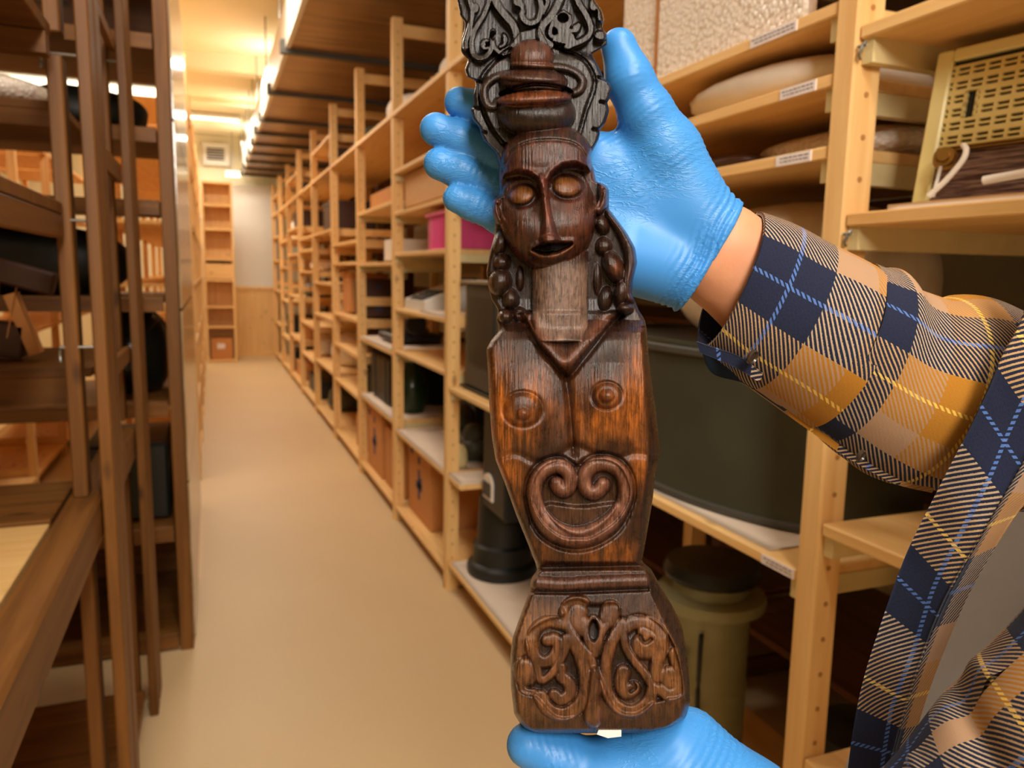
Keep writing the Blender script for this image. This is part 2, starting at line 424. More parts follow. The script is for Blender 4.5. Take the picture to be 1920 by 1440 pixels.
def blob(name, c, s, mat, label, cat, seed=0, amp=0.18, flat=True, parent=None, group=None, nu=28, nv=18, rz=0.0, p=2.6):
    rs = np.random.RandomState(seed); ks = rs.uniform(-4, 4, (8, 3)); ph = rs.uniform(0, 6, 8)
    v = []; f = []
    for i in range(nv + 1):
        th = math.pi * i / nv
        for k in range(nu):
            a = 2 * math.pi * k / nu
            d = np.array([math.sin(th) * math.cos(a), math.sin(th) * math.sin(a), math.cos(th)])
            d = np.sign(d) * np.abs(d) ** (2.0 / p)
            v.append(d)
    v = np.array(v); nz = sum(np.sin(v @ ks[k] + ph[k]) for k in range(8)) / 8
    v = v * (1 + amp * nz[:, None]); v *= np.array(s) / 2
    if flat: v[:, 2] = np.maximum(v[:, 2], -s[2] * 0.42) + s[2] * 0.42
    ca, sa = math.cos(rz), math.sin(rz); v = np.stack([v[:, 0] * ca - v[:, 1] * sa, v[:, 0] * sa + v[:, 1] * ca, v[:, 2]], -1)
    for i in range(nv):
        for k in range(nu):
            k2 = (k + 1) % nu; f.append((i * nu + k, (i + 1) * nu + k, (i + 1) * nu + k2, i * nu + k2))
    o = mesh_obj(name, v + np.array(c), f, mat, parent, True, origin=c)
    if label: tag(o, label, cat, group)
    return o
# ------------------------------------------------------------------ left racks
lr = empty('shelving_rack', (-0.8, 1.8, 0), 'close wooden rack with bolted double posts at the left edge', 'shelving rack')
def lpost(x0, x1, y0, y1, z0, z1, par): return box2('post', (x0, y0, z0), (x1, y1, z1), old[2], par, 0.003)
XO = -0.2
for (ya, yb) in ((1.74, 1.82), (1.835, 1.915), (2.50, 2.58), (2.60, 2.68)): lpost(XO - .025, XO, ya, yb, 0, 2.72, lr)
lpost(-.278, -.250, 1.745, 1.80, .93, 1.80, lr); lpost(-.278, -.250, 2.50, 2.56, .95, 2.2, lr)
lpost(-.278, -.250, 1.745, 1.80, 0, .833, lr); lpost(-.278, -.250, 2.50, 2.56, 0, .833, lr)
lpost(-.278, -.250, 1.745, 1.80, 1.84, 2.72, lr)
for z, yy in ((1.80, 1.76), (1.49, 1.76), (1.24, 1.76), (1.97, 2.52), (1.66, 2.52)):
    v, f = lathe_geo([(.003, 0), (.003, .06)], (-.285, yy - .012, z), 8, 'x'); mesh_obj('bolt', v, f, M_steel, lr, origin=(-.26, yy, z))
    tube('bolt_hook', [(-.285, yy - .012, z), (-.285, yy - .012, z - .03)], .0035, M_steel, lr, 8)
for xb in (-1.45,):
    for (ya, yb) in ((.75, .85), (1.74, 1.84), (1.85, 1.95), (2.50, 2.60)): lpost(xb - .03, xb, ya, yb, 0, 2.72, lr)
# beams that carry the boards
box2('side_beam', (-.290, .35, .835), (-.228, 2.5, .93), old[1], lr, .006)
box2('side_beam', (-1.47, .35, .858), (-1.43, 2.5, .93), old[1], lr)
box2('shelf', (-1.43, .35, .895), (-.30, 1.62, .918), ply, lr, .002)
box2('shelf', (-1.43, 1.63, .905), (-.30, 1.93, .922), old[0], lr, .002)
box2('shelf', (-1.43, .5, 1.50), (-.262, 1.73, 1.522), old[0], lr, .002); box2('side_beam', (-.285, .5, 1.455), (-.262, 1.73, 1.498), old[1], lr, .002)
box2('shelf', (-1.43, .8, 1.82), (-.262, 1.72, 1.845), old[0], lr, .002); box2('front_beam', (-1.43, 1.66, 1.78), (-.262, 1.70, 1.818), old[0], lr)
box2('shelf', (-1.43, 1.98, 1.735), (-.29, 2.5, 1.755), old[0], lr, .002); box2('front_beam', (-1.43, 1.98, 1.70), (-.285, 2.005, 1.735), old[0], lr)
box2('shelf', (-1.43, 1.98, 1.15), (-.262, 2.5, 1.172), old[0], lr, .002); box2('front_beam', (-1.43, 1.98, 1.085), (-.285, 2.005, 1.15), old[0], lr)
box2('side_rail', (-.245, 1.96, 2.00), (-.228, 2.52, 2.03), old[1], lr); box2('side_rail', (-.245, 1.96, 1.64), (-.228, 2.52, 1.69), old[1], lr)
box2('side_rail', (-.245, 1.96, 1.13), (-.228, 2.52, 1.17), old[1], lr)
box2('shelf', (-1.43, 1.86, .07), (-.235, 2.50, .095), old[0], lr, .002); box2('shelf', (-1.43, 1.9, .57), (-.9, 2.5, .59), old[0], lr)
box2('shelf', (-1.43, 1.96, 2.3), (-.262, 2.5, 2.32), old[0], lr)
# second left rack, its tall plastic-covered end panel facing the aisle
lr2 = empty('shelving_rack', (-0.8, 3.3, 0), 'tall left rack whose end is covered with shiny clear sheet', 'shelving rack')
lpost(-.15, -.105, 2.93, 2.98, 0, 2.72, lr2); lpost(-.15, -.105, 3.6, 3.65, 0, 2.72, lr2); lpost(-.15, -.105, 4.75, 4.80, 0, 2.72, lr2)
lpost(-1.5, -1.45, 2.93, 2.98, 0, 2.72, lr2); lpost(-1.5, -1.45, 3.6, 3.65, 0, 2.72, lr2)
t = NT('clear_plastic_sheet'); tc = t.n('ShaderNodeTexCoord'); n = t.noise(t.map(tc.outputs['Object'], (2, 2, 5)), 1.0, 4, .6)
t.l(t.ramp(n, [(.3, sr(150, 116, 74)), (.7, sr(196, 170, 130))]), t.b.inputs['Base Color']); t.b.inputs['Roughness'].default_value = .16; t.b.inputs['Specular IOR Level'].default_value = .7
t.bump(n, .2, .01); M_sheet = t.m
for k, (z0, z1) in enumerate(((.03, .62), (.63, 1.25), (1.26, 1.9), (1.91, 2.7))):
    box2('cover_sheet', (-.104, 2.985, z0), (-.098, 4.8, z1), M_sheet, lr2)
for z in (.06, .47, .93, 1.30, 1.63, 1.87, 2.17, 2.5):
    box2('shelf', (-1.45, 2.95, z - .022), (-.155, 3.62, z), old[0], lr2, .002)
    box2('front_beam', (-1.45, 2.935, z - .05), (-.155, 2.95, z - .003), old[0], lr2)
box2('back_board', (-1.45, 3.63, 2.2), (-.16, 3.645, 2.7), old[0], lr2); box2('back_board', (-1.45, 3.63, .05), (-.16, 3.645, .46), old[0], lr2)
# third rack further left and a far left rack with the white shelf tabs
def simple_rack(x0, x1, y0, y1, ny, levels, label, mats=old, top=2.72, d=.045):
    r = empty('shelving_rack', ((x0 + x1) / 2, (y0 + y1) / 2, 0), label, 'shelving rack')
    for yy in np.linspace(y0, y1 - d, ny):
        for xx in (x0, x1 - d): box2('post', (xx, yy, 0), (xx + d, yy + d, top), mats[2], r)
        for z in (.1, top - .06): box2('cross_rail', (x0 + d, yy + .01, z), (x1 - d, yy + .035, z + .05), mats[0], r)
    ys_ = np.linspace(y0, y1 - d, ny)
    for a, b in zip(ys_[:-1], ys_[1:]):
        for z in levels: box2('shelf', (x0 + .003, a + d + .002, z - .022), (x1 - .003, b - .002, z), mats[1], r)
    return r
simple_rack(-.66, -.10, 5.4, 11.65, 6, (.1, .5, .9, 1.3, 1.7, 2.1, 2.5), 'far left rack lining the aisle beyond the sheet-covered end', pine)
simple_rack(-2.9, -2.35, 2.2, 9.5, 8, (.1, .5, .9, 1.3, 1.7, 2.1, 2.5), 'wooden rack deep in the left, seen through the nearer racks', pine)
simple_rack(-1.6, -1.05, 4.4, 8.5, 5, (.1, .55, 1.0, 1.4, 1.8, 2.2), 'middle left rack behind the sheet-covered rack', pine)
# tabs on the far left rack edge
for k, z in enumerate((.1, .5, .9, 1.3, 1.7, 2.1)):
    o = box('shelf_tab', (-.098, 11.58, z), (.006, .07, .045), M_label); tag(o, ['lowest', 'second lowest', 'third lowest', 'fourth lowest', 'fifth lowest', 'highest'][k] + ' tiny white tab on the far left rack end', 'label', 'white tabs at the far left post')
# shelf unit at the far end
eu = empty('bookcase', (.15, 12.6, 0), 'tall narrow open bookcase against the end wall', 'bookcase')
for x in (-.09, .31): box2('side_panel', (x, 12.4, 0), (x + .03, 12.8, 2.68), pine[2], eu)
for z in (.04, .55, .85, 1.25, 1.56, 2.0, 2.35, 2.68): box2('shelf', (-.06, 12.4, z - .03), (.31, 12.8, z), pine[0], eu)
box2('back_board', (-.06, 12.78, 0), (.31, 12.8, 2.65), pine[2], eu); box2('front_board', (-.06, 12.41, 1.26), (.31, 12.43, 1.48), pine[0], eu)
o = box2('cardboard_box', (-.03, 12.5, .04), (.28, 12.75, .36), M_card, None, .004); tag(o, 'brown cardboard box in the bottom of the far bookcase', 'box')
mesh = box2('paper_label', (.06, 12.495, .2), (.17, 12.5, .28), M_label, o)
# ------------------------------------------------------------------ things on the right rack
# radio leaning on the near shelf
rad = empty('radio', (1.07, .86, 1.507), 'cream plastic table radio with slotted grille tilted on the near right shelf', 'radio')
M_cream_p = plain('cream_plastic', sr(248, 236, 168), .35, var=.04); M_cream_d = plain('cream_grille', sr(236, 214, 140), .4, var=.05)
Wd, Ht, Th = .34, .235, .075
Rr_ = np.array(Matrix.Rotation(math.radians(-80), 3, 'Z') @ Matrix.Rotation(math.radians(-9), 3, 'X'))
def rloc(p): return np.array(p) @ Rr_.T + np.array([1.005, .905, 1.513])
# local frame: x to the right along the face, y into the body, z up; origin at the lower left front corner
def rbox(name, lo, hi, mat, par, ch=.0):
    lo = np.array(lo, float); hi = np.array(hi, float); v, f = box_geo((lo + hi) / 2, hi - lo, ch); v = rloc(v); return mesh_obj(name, v, f, mat, par, origin=v.mean(0))
rbox('case', (-.004, .012, -.004), (Wd + .004, Th, Ht + .006), M_black, rad, .006)
rbox('left_frame', (0, 0, 0), (.026, .014, Ht), M_cream_p, rad, .003)
rbox('top_frame', (.026, 0, Ht - .018), (Wd, .014, Ht), M_cream_p, rad, .002)
rbox('bottom_frame', (.026, 0, 0), (Wd, .014, .008), M_cream_p, rad, .001)
rbox('grille_backing', (.026, .009, .080), (Wd, .012, Ht - .018), M_black, rad)
# grille: six rows of slot pairs between ribs
gs = []; z0g, z1g = .088, Ht - .026; nrow = 6; rh = (z1g - z0g) / nrow; x0g = .034; cw = .0215; ncol = 14
win = (x0g + cw * .98, x0g + cw * 1.6, z0g + rh * 2.15, z0g + rh * 3.85)
def add(lo, hi): lo = np.array(lo); hi = np.array(hi); gs.append(box_geo((lo + hi) / 2, hi - lo))
for r in range(nrow):
    zb = z0g + r * rh
    for (za, zb_) in ((0, .20), (.42, .56), (.80, 1.0)): 
        if r in (2, 3):
            add((x0g - .008, .003, zb + za * rh), (win[0], .009, zb + zb_ * rh)); add((win[1], .003, zb + za * rh), (Wd - .004, .009, zb + zb_ * rh))
        else: add((x0g - .008, .003, zb + za * rh), (Wd - .004, .009, zb + zb_ * rh))
    for c_ in range(ncol + 1):
        xa = x0g + c_ * cw - .0026
        if r in (2, 3) and c_ == 1: xa2 = win[1]; add((win[0] - .004, .003, zb), (win[0], .009, zb + rh)); add((xa2, .003, zb), (xa2 + .004, .009, zb + rh)); continue
        add((xa, .0031, zb), (xa + .005, .009, zb + rh))
v, f = join_geo(gs); v = rloc(v); mesh_obj('slotted_grille', v, f, M_cream_d, rad, origin=v.mean(0))
for k in range(2): rbox('gold_rib', (.027, -.001, .0805 + k * .004), (Wd, .006, .0828 + k * .004), M_gold, rad)
t = NT('radio_lower_fabric'); tc = t.n('ShaderNodeTexCoord'); n = t.noise(t.map(tc.outputs['Object'], (14, 14, 260)), 1.0, 4, .6)
t.l(t.ramp(n, [(.42, sr(62, 32, 26)), (.6, sr(150, 118, 104))]), t.b.inputs['Base Color']); t.b.inputs['Roughness'].default_value = .5; M_rfab = t.m
rbox('striped_lower_panel', (.026, .006, .008), (Wd, .011, .080), M_rfab, rad)
# brass socket and lever lying against the radio
kn = empty('brass_socket', rloc((.07, -.03, 0.0)), 'round brass socket with a pale lever standing before the radio', 'fitting')
v, f = lathe_geo([(.0001, -.002), (.008, -.002), (.009, .004), (.0135, .004), (.0145, .008), (.013, .012), (.0135, .015), (.0165, .018), (.0165, .026), (.011, .030), (.0001, .030)], (0, 0, 0), 28, 'y')
v = v @ np.array(Matrix.Rotation(.35, 3, 'Z')).T; v = rloc(v + np.array([.062, -.040, .062])); smooth_angle(mesh_obj('socket', v, f, M_gold, kn, origin=v.mean(0)))
P = rloc(catmull([(.080, -.025, .078), (.087, -.028, .070), (.086, -.030, .055), (.072, -.034, .030), (.058, -.038, .012), (.052, -.040, .004)], 6)); tube('lever', P, .0042, M_offw, kn)
P = rloc([(.058, -.034, .05), (.056, -.036, .004)]); tube('pin', P, .0026, M_white, kn)
P = rloc([(.115, -.02, .026), (.135, -.02, .028), (.19, -.02, .033)]); o = tube('candle_stub', P, .006, M_offw, None, 12); tag(o, 'cream rod lying before the radio panel', 'rod')
sheet('paper_sheet', .955, 1.30, .45, .90, 1.506, M_paper, 'crumpled white paper under the radio', 'paper', .008, 5)
P = [(.98, .63, 1.528), (1.02, .68, 1.531), (1.07, .74, 1.533)]; o = tube('black_cable', catmull(P, 6), .004, M_black); tag(o, 'black cable on the paper before the radio', 'cable')
# wrapped pictures and bundles
t = NT('bubble_wrap'); tc = t.n('ShaderNodeTexCoord'); vo = t.n('ShaderNodeTexVoronoi'); vo.inputs['Scale'].default_value = 1
t.l(t.map(tc.outputs['Object'], (95, 95, 95)), vo.inputs['Vector']); t.b.inputs['Base Color'].default_value = (*sr(226, 206, 186), 1); t.b.inputs['Roughness'].default_value = .22
t.l(t.mix(vo.outputs['Distance'], sr(252, 242, 230), sr(222, 200, 178)), t.b.inputs['Base Color']); t.bump(t.math('SUBTRACT', 1.0, vo.outputs['Distance']), .9, .004); M_bub = t.m
for k, (ya, yb, x0) in enumerate(((1.12, 1.60, .965), (1.63, 1.80, .985))):
    o = box2('wrapped_picture', (x0, ya, 1.837), (x0 + .03, yb, 2.19), M_bub, None, .006); tag(o, ['large bubble-wrapped panel standing beside the near post', 'narrow bubble-wrapped panel standing left of the brown gap'][k], 'wrapped panel')
o = box2('brown_strip', (.975, 1.603, 1.837), (.985, 1.627, 2.2), M_card, None); tag(o, 'brown cardboard strip between the two bubble-wrapped panels', 'cardboard')
blob('paper_bundle', (1.14, 1.30, 1.729), (.34, .52, .085), M_offw, 'long white paper-wrapped bundle on the middle near shelf', 'bundle', 3, .22)
blob('wrapped_bundle', (1.20, 1.22, 1.617), (.30, .40, .075), M_bub, 'bubble-wrapped bundle on the shelf below the paper bundle', 'bundle', 6, .15)
blob('brown_carving', (1.03, 1.42, 1.617), (.10, .24, .042), M_darkwood, 'small reddish brown carving lying beside the bubble-wrapped bundle', 'carving', 8, .15)
blob('wrapped_bundle', (1.15, .70, 1.79), (.3, .3, .06), M_offw, 'white wrapped bundle on the topmost near right shelf', 'bundle', 9, .15)['label']
# silver wrapped tub and big dark tub
t = NT('shiny_foil_wrap'); tc = t.n('ShaderNodeTexCoord'); n = t.noise(tc.outputs['Object'], 5, 4, .6, .8)
t.l(t.ramp(n, [(.35, sr(196, 176, 150)), (.65, sr(232, 216, 192))]), t.b.inputs['Base Color']); t.b.inputs['Roughness'].default_value = .35; t.b.inputs['Metallic'].default_value = .0; t.bump(n, .3, .02); M_foil = t.m
tub = empty('oval_tub', (1.235, 1.52, .903), 'huge dark green-black oval metal tub on the near right shelf', 'tub')
v, f = lathe_geo([(.0001, 0), (.47, 0), (.485, .006), (.488, .012), (.484, .020), (.480, .03), (.493, .34), (.502, .345), (.505, .352), (.502, .36), (.488, .36), (.470, .03), (.0001, .03)], (1.225, 1.52, .903), 72, 'z', .54, .96)
smooth_angle(mesh_obj('tub_body', v, f, M_dgreen, tub, origin=(1.225, 1.52, .903)))
v, f = lathe_geo([(.487, 0), (.491, .004), (.491, .012), (.487, .016)], (1.225, 1.52, .903 + .004), 72, 'z', .545, .965); mesh_obj('foot_hoop', v, f, M_dgrey, tub, origin=(1.225, 1.52, .905))
v, f = lathe_geo([(.500, 0), (.508, .004), (.508, .014), (.500, .018)], (1.225, 1.52, .903 + .33), 72, 'z', .545, .965); mesh_obj('rim_hoop', v, f, M_dgrey, tub, origin=(1.225, 1.52, 1.23))
o = blob('wrapped_vessel', (1.17, 1.33, 1.272), (.42, .56, .31), M_foil, 'big round foil-wrapped vessel resting on the dark tub', 'vessel', 11, .05)
sheet('paper_sheet', .95, 1.48, 1.10, 2.03, .901, M_paper, 'white paper lining under the big dark tub', 'paper', .0006, 6)
# olive cans under the tub
def can(x, y, z, r, h, label, tagged=False, mat=None):
    c_ = empty('milk_can', (x, y, z), label, 'can')
    m_ = mat or M_olive
    v, f = lathe_geo([(.0001, 0), (r * 1.12, 0), (r * 1.15, .012), (r * 1.12, .03), (r * .98, .035), (r, .05), (r, h * .48), (r * 1.03, h * .49), (r * 1.03, h * .51), (r, h * .52), (r, h * .86), (r * 1.02, h * .87), (r * 1.35, h * .88), (r * 1.38, h * .91), (r * 1.34, h * .93), (r * .95, h * .94), (r * .92, h), (.0001, h)], (x, y, z), 40)
    smooth_angle(mesh_obj('can_body', v, f, m_, c_, origin=(x, y, z)))
    v, f = lathe_geo([(.0001, 0), (r * 1.15, 0), (r * 1.22, .015), (r * 1.12, .04), (r * .5, .06), (.0001, .062)], (x, y, z + h + .001), 36); smooth_angle(mesh_obj('lid', v, f, M_black, c_, origin=(x, y, z + h)))
    for s in (-1, 1):
        P = [(x + s * 0.0 - r * .75, y - s * r * .75, z + h * .80), (x - r * .95, y - s * r * 1.0, z + h * .74), (x - r * .95, y - s * r * 1.0, z + h * .5), (x - r * .72, y - s * r * .75, z + h * .42)]
        tube('handle', catmull(P, 6), .006, M_black, c_)
    if tagged:
        box('string_tag', (x - r * 1.05, y - .035, z + h * .62), (.003, .03, .10), M_label, c_, rx=.06)['label'] = 'pale paper tag hanging from the can'
        tube('string', [(x - r * 1.05, y - .035, z + h * .73), (x - r * 1.3, y - .01, z + h * .85)], .001, M_offw, c_, 6)
    return c_
can(1.16, 1.55, .092, .100, .56, 'tall olive can with a paper tag under the big tub', True)
can(1.30, 1.15, .092, .10, .30, 'short dark olive can behind the near post', mat=M_dgreen)
can(1.20, .72, .092, .13, .34, 'olive can with black lid under the near right shelf')
o = box2('grey_crate', (1.12, .55, .597), (1.45, .90, .90), M_dgreen, None, .01); tag(o, 'dark square crate on the lower near right shelf', 'crate')
blob('cloth_roll', (1.22, .60, 1.022), (.35, .62, .30), M_cloth_grey, 'dull grey cloth-wrapped roll in the near right bay', 'bundle', 13, .10)
tag(lathe('brown_jar', [(.0001, 0), (.06, 0), (.075, .06), (.07, .14), (.045, .17), (.05, .19), (.0001, .19)], (1.15, 1.90, .092), M_card, None, 28), 'small orange-brown jar left of the olive can', 'jar')
# stove and round black base (bay beyond the figure)
st = empty('iron_stove', (1.12, 2.98, .142), 'black cast iron stove with arched grate on a round base', 'stove')
v, f = lathe_geo([(.0001, 0), (.145, 0), (.15, .015), (.148, .045), (.138, .055), (.128, .06), (.124, .12), (.126, .13), (.11, .14), (.10, .34), (.0001, .34)], (1.12, 2.94, .142), 40); smooth_angle(mesh_obj('round_base', v, f, M_black, st, origin=(1.12, 2.94, .142)))
box2('stove_body', (1.02, 2.66, .45), (1.26, 2.92, .88), M_black, st, .01)
v = []; n_ = 14
pr = [(-.055, 0), (.055, 0)] + [(.055 * math.cos(a), .06 + .045 * math.sin(a)) for a in np.linspace(0, math.pi, n_)]
for x in (1.012, 1.02): v += [(x, 2.84 + p[0], .50 + p[1]) for p in pr]
k_ = len(pr); mesh_obj('arched_plate', v, [tuple(range(k_)), tuple(range(k_, 2 * k_))[::-1]] + [(i, (i + 1) % k_, k_ + (i + 1) % k_, k_ + i) for i in range(k_)], M_offw, st, origin=(1.015, 2.93, .46))
for k in range(4): box('grate_bar', (1.010, 2.805 + k * .024, .54), (.004, .010, .06), M_black, st)
sheet('paper_sheet', .94, 1.45, 2.12, 3.10, .141, M_paper, 'white paper lining under the round black base', 'paper', .0015, 16)
tv = empty('grey_cabinet', (1.15, 2.9, .93), 'dark grey cabinet with recessed black front beside the stove', 'cabinet')
box2('case', (.99, 2.66, .935), (1.42, 3.08, 1.36), M_dgrey, tv, .008); box2('front_recess', (.984, 2.72, 1.04), (.992, 3.02, 1.31), M_black, tv); box2('top_rail', (.97, 2.64, 1.36), (1.43, 3.10, 1.375), M_steel, tv, .003); box2('foot_rail', (.98, 2.66, .922), (1.42, 3.08, .936), M_black, tv)
# next bays
def cbox(x0, y0, z0, dx, dy, dz, label, prints=True, mat=None, group=None, taped=False):
    o = box2('cardboard_box', (x0, y0, z0), (x0 + dx, y0 + dy, z0 + dz), mat or M_card, None, .003); tag(o, label, 'box', group)
    if prints:
        gs = [box_geo((x0 - .0008, y0 + dy * .5, z0 + dz * .45), (.0015, dy * .26, dz * .10)), box_geo((x0 - .0008, y0 + dy * .5, z0 + dz * .47), (.0015, dy * .09, dz * .40)), box_geo((x0 - .0008, y0 + dy * .42, z0 + dz * .52), (.0015, dy * .08, dz * .12)),
              box_geo((x0 - .0008, y0 + dy * .5, z0 + dz * .80), (.0015, dy * .10, dz * .09)), box_geo((x0 - .0008, y0 + dy * .84, z0 + dz * .86), (.0015, dy * .12, dz * .08)), box_geo((x0 + dx * .3, y0 - .0008, z0 + dz * .2), (dx * .14, .0015, dz * .12)), box_geo((x0 + dx * .3, y0 - .0008, z0 + dz * .8), (dx * .12, .0015, dz * .09))]
        v, f = join_geo(gs); mesh_obj('blue_print', v, f, M_blue_print, o, origin=(x0, y0 + dy / 2, z0 + dz / 2))['kind'] = 'stuff'
    if taped: box('white_tape', (x0 - .001, y0 + dy * .3, z0 + dz * .5), (.002, dy * .09, dz * .5), M_offw, o, rx=.25)
    return o
cbox(1.0, 3.66, .092, .36, .46, .40, 'cardboard box with blue printed emblem under the wavy paper shelf')
cbox(.985, 4.28, .092, .34, .40, .36, 'plain cardboard box with white tape in the next bay', False, taped=True)
cbox(.975, 4.74, .092, .34, .46, .43, 'cardboard box with blue print at the far side of its bay')
sheet('paper_sheet', .935, 1.42, 3.20, 4.15, .531, M_paper, 'white paper under the small dark sculpture', 'paper', .0015, 21)
sheet('paper_sheet', .935, 1.42, 4.24, 5.25, .571, M_paper, 'white paper under the dark green jug', 'paper', .001, 22)
sheet('paper_sheet', .935, 1.42, 2.96, 3.13, .531, M_paper, 'white paper on the short shelf behind the stove', 'paper', .012, 23)
sc_ = empty('bronze_sculpture', (1.15, 3.45, .533), 'small dark bronze group sculpture on white paper', 'sculpture')
blob('base_mass', (1.14, 3.42, .535), (.20, .34, .14), M_dgreen, None, None, 31, .22, parent=sc_); blob('head_mass', (1.13, 3.52, .66), (.10, .12, .12), M_dgreen, None, None, 32, .25, parent=sc_); blob('side_mass', (1.12, 3.33, .60), (.10, .10, .12), M_dgreen, None, None, 33, .25, parent=sc_)
blob('knobbly_cup', (1.02, 3.24, .535), (.07, .07, .11), M_cream, 'small cream knobbly cup beside the bronze sculpture', 'cup', 34, .15)
o = empty('black_cabinet', (1.30, 3.85, .535), 'tall black case standing behind the bronze sculpture', 'case'); box2('case_body', (1.22, 3.62, .545), (1.48, 4.12, .93), M_black, o, .01); box2('case_lid', (1.215, 3.615, .905), (1.485, 4.125, .945), M_dgreen, o, .006)
tp = empty('typewriter', (1.12, 3.6, 1.21), 'white typewriter with dark keyboard on the middle shelf', 'typewriter')
v = np.array([(0, 0, 0), (0, .42, 0), (.34, .42, 0), (.34, 0, 0), (0, 0, .05), (0, .42, .05), (.20, .42, .13), (.20, 0, .13), (.34, 0, .13), (.34, .42, .13)]) + [.97, 3.66, 1.212]
mesh_obj('case', v, [(0, 1, 2, 3), (0, 4, 5, 1), (4, 7, 6, 5), (7, 8, 9, 6), (2, 9, 8, 3), (0, 3, 8, 7, 4), (1, 5, 6, 9, 2)], M_white, tp, origin=v.mean(0))
box('keyboard', (1.03, 3.86, 1.287), (.12, .26, .012), M_black, tp, ry=-.38)
for r in range(3):
    for c_ in range(8): box('key', (.995 + r * .032, 3.76 + c_ * .028, 1.282 + r * .0125), (.02, .018, .008), M_dgrey, tp, ry=-.38)
lathe('platen_roller', [(.016, 0), (.016, .44)], (1.22, 3.65, 1.362), M_black, tp, 14, 'y')
sheet('paper_sheet', .935, 1.3, 3.2, 3.62, 1.211, M_paper, 'white paper hanging by the typewriter', 'paper', .012, 24)
crt = empty('pink_crate', (1.1, 3.35, 1.508), 'bright pink plastic crate on an upper shelf', 'crate')
x0, y0, z0, dx, dy, dz = .965, 3.225, 1.508, .30, .36, .15
for nm, lo, hi in (('crate_wall', (0, 0, 0), (.006, dy, dz)), ('crate_wall', (dx - .006, 0, 0), (dx, dy, dz)), ('crate_wall', (.006, 0, 0), (dx - .006, .006, dz)), ('crate_wall', (.006, dy - .006, 0), (dx - .006, dy, dz)), ('crate_floor', (.006, .006, 0), (dx - .006, dy - .006, .006)), ('rim', (-.012, -.01, dz), (dx + .01, dy + .012, dz + .014))):
    box2(nm, np.array([x0, y0, z0]) + lo, np.array([x0, y0, z0]) + hi, M_pink, crt)
for k in range(5): box('crate_rib', (x0 - .003, y0 + .04 + k * .055, z0 + dz / 2), (.006, .006, dz), M_pink, crt)
blob('small_horn', (1.05, 3.75, 1.507), (.05, .10, .09), M_card, 'small pale brown pointed figurine left of the pink crate', 'figurine', 41, .2)
cbox(.98, 3.22, 1.742, .40, .90, .17, 'long flat pale cardboard tray on an upper shelf', False, plain('pale_card', sr(222, 172, 116), .8))
cb = cbox(1.0, 4.33, 1.80, .4, .85, .10, 'shallow pale carton high in the following bay', False)
# typewriter paper, dark machines and jars in farther bays
o = empty('sewing_machine', (1.1, 4.6, .985), 'dark brown curved machine on white paper in the fourth bay', 'machine')
box2('machine_base', (1.0, 4.5, .982), (1.3, 4.95, 1.03), M_black, o, .01); blob('machine_arm', (1.12, 4.68, 1.03), (.10, .40, .17), M_darkwood, None, None, 44, .2, parent=o)
lathe('hand_wheel', [(.06, 0), (.065, .01), (.06, .02), (.02, .022)], (1.12, 4.42, 1.10), M_black, o, 20, 'y')
sheet('paper_sheet', .935, 1.42, 4.24, 5.25, .961, M_paper, 'white paper under the dark curved machine', 'paper', .008, 25)
def jug(x, y, z, r, h, mat, label, cat='jug'):
    j = empty('jug', (x, y, z), label, cat)
    v, f = lathe_geo([(.0001, 0), (r * .7, 0), (r, h * .3), (r, h * .55), (r * .5, h * .8), (r * .45, h * .95), (r * .55, h), (.0001, h)], (x, y, z), 28); smooth_angle(mesh_obj('body', v, f, mat, j, origin=(x, y, z)))
    tube('handle', catmull([(x - r * .5, y - .01, z + h * .9), (x - r * 1.1, y - .02, z + h * .85), (x - r * 1.15, y - .02, z + h * .6), (x - r * .95, y - .01, z + h * .5)], 5), .008, mat, j)
M_bottle = plain('green_glaze', sr(30, 52, 30), .2)
jug(1.10, 4.45, .573, .10, .34, M_bottle, 'dark green jug on the second shelf of the fourth bay')
o = empty('travel_chest', (1.2, 4.9, .573), 'black trunk with metal straps beside the green jug', 'trunk'); box2('trunk_body', (1.0, 4.62, .585), (1.42, 5.2, .86), M_black, o, .01); 
for yy in (4.72, 5.05): box2('strap', (.995, yy, .586), (1.0, yy + .03, .86), M_dgreen, o)
jug(1.08, 5.5, .532, .09, .22, M_dgreen, 'dark squat pot in the fifth bay low shelf'); jug(1.10, 5.55, .832, .10, .2, M_darkwood, 'brown round jug in the fifth bay')
cbox(1.0, 5.42, 1.09, .35, .4, .26, 'reddish brown carton with blue print in the fifth bay', True, M_darkwood)
cbox(1.0, 6.02, 1.09, .3, .34, .30, 'brown carton further along the fifth bay', False)
cbox(.99, 4.35, 1.47, .3, .35, .12, 'small flat box on the upper shelf of the fourth bay', False, M_offw)
cbox(1.0, 5.5, .092, .35, .3, .24, 'tan carton with dark handle slot on the bottom shelf', False)
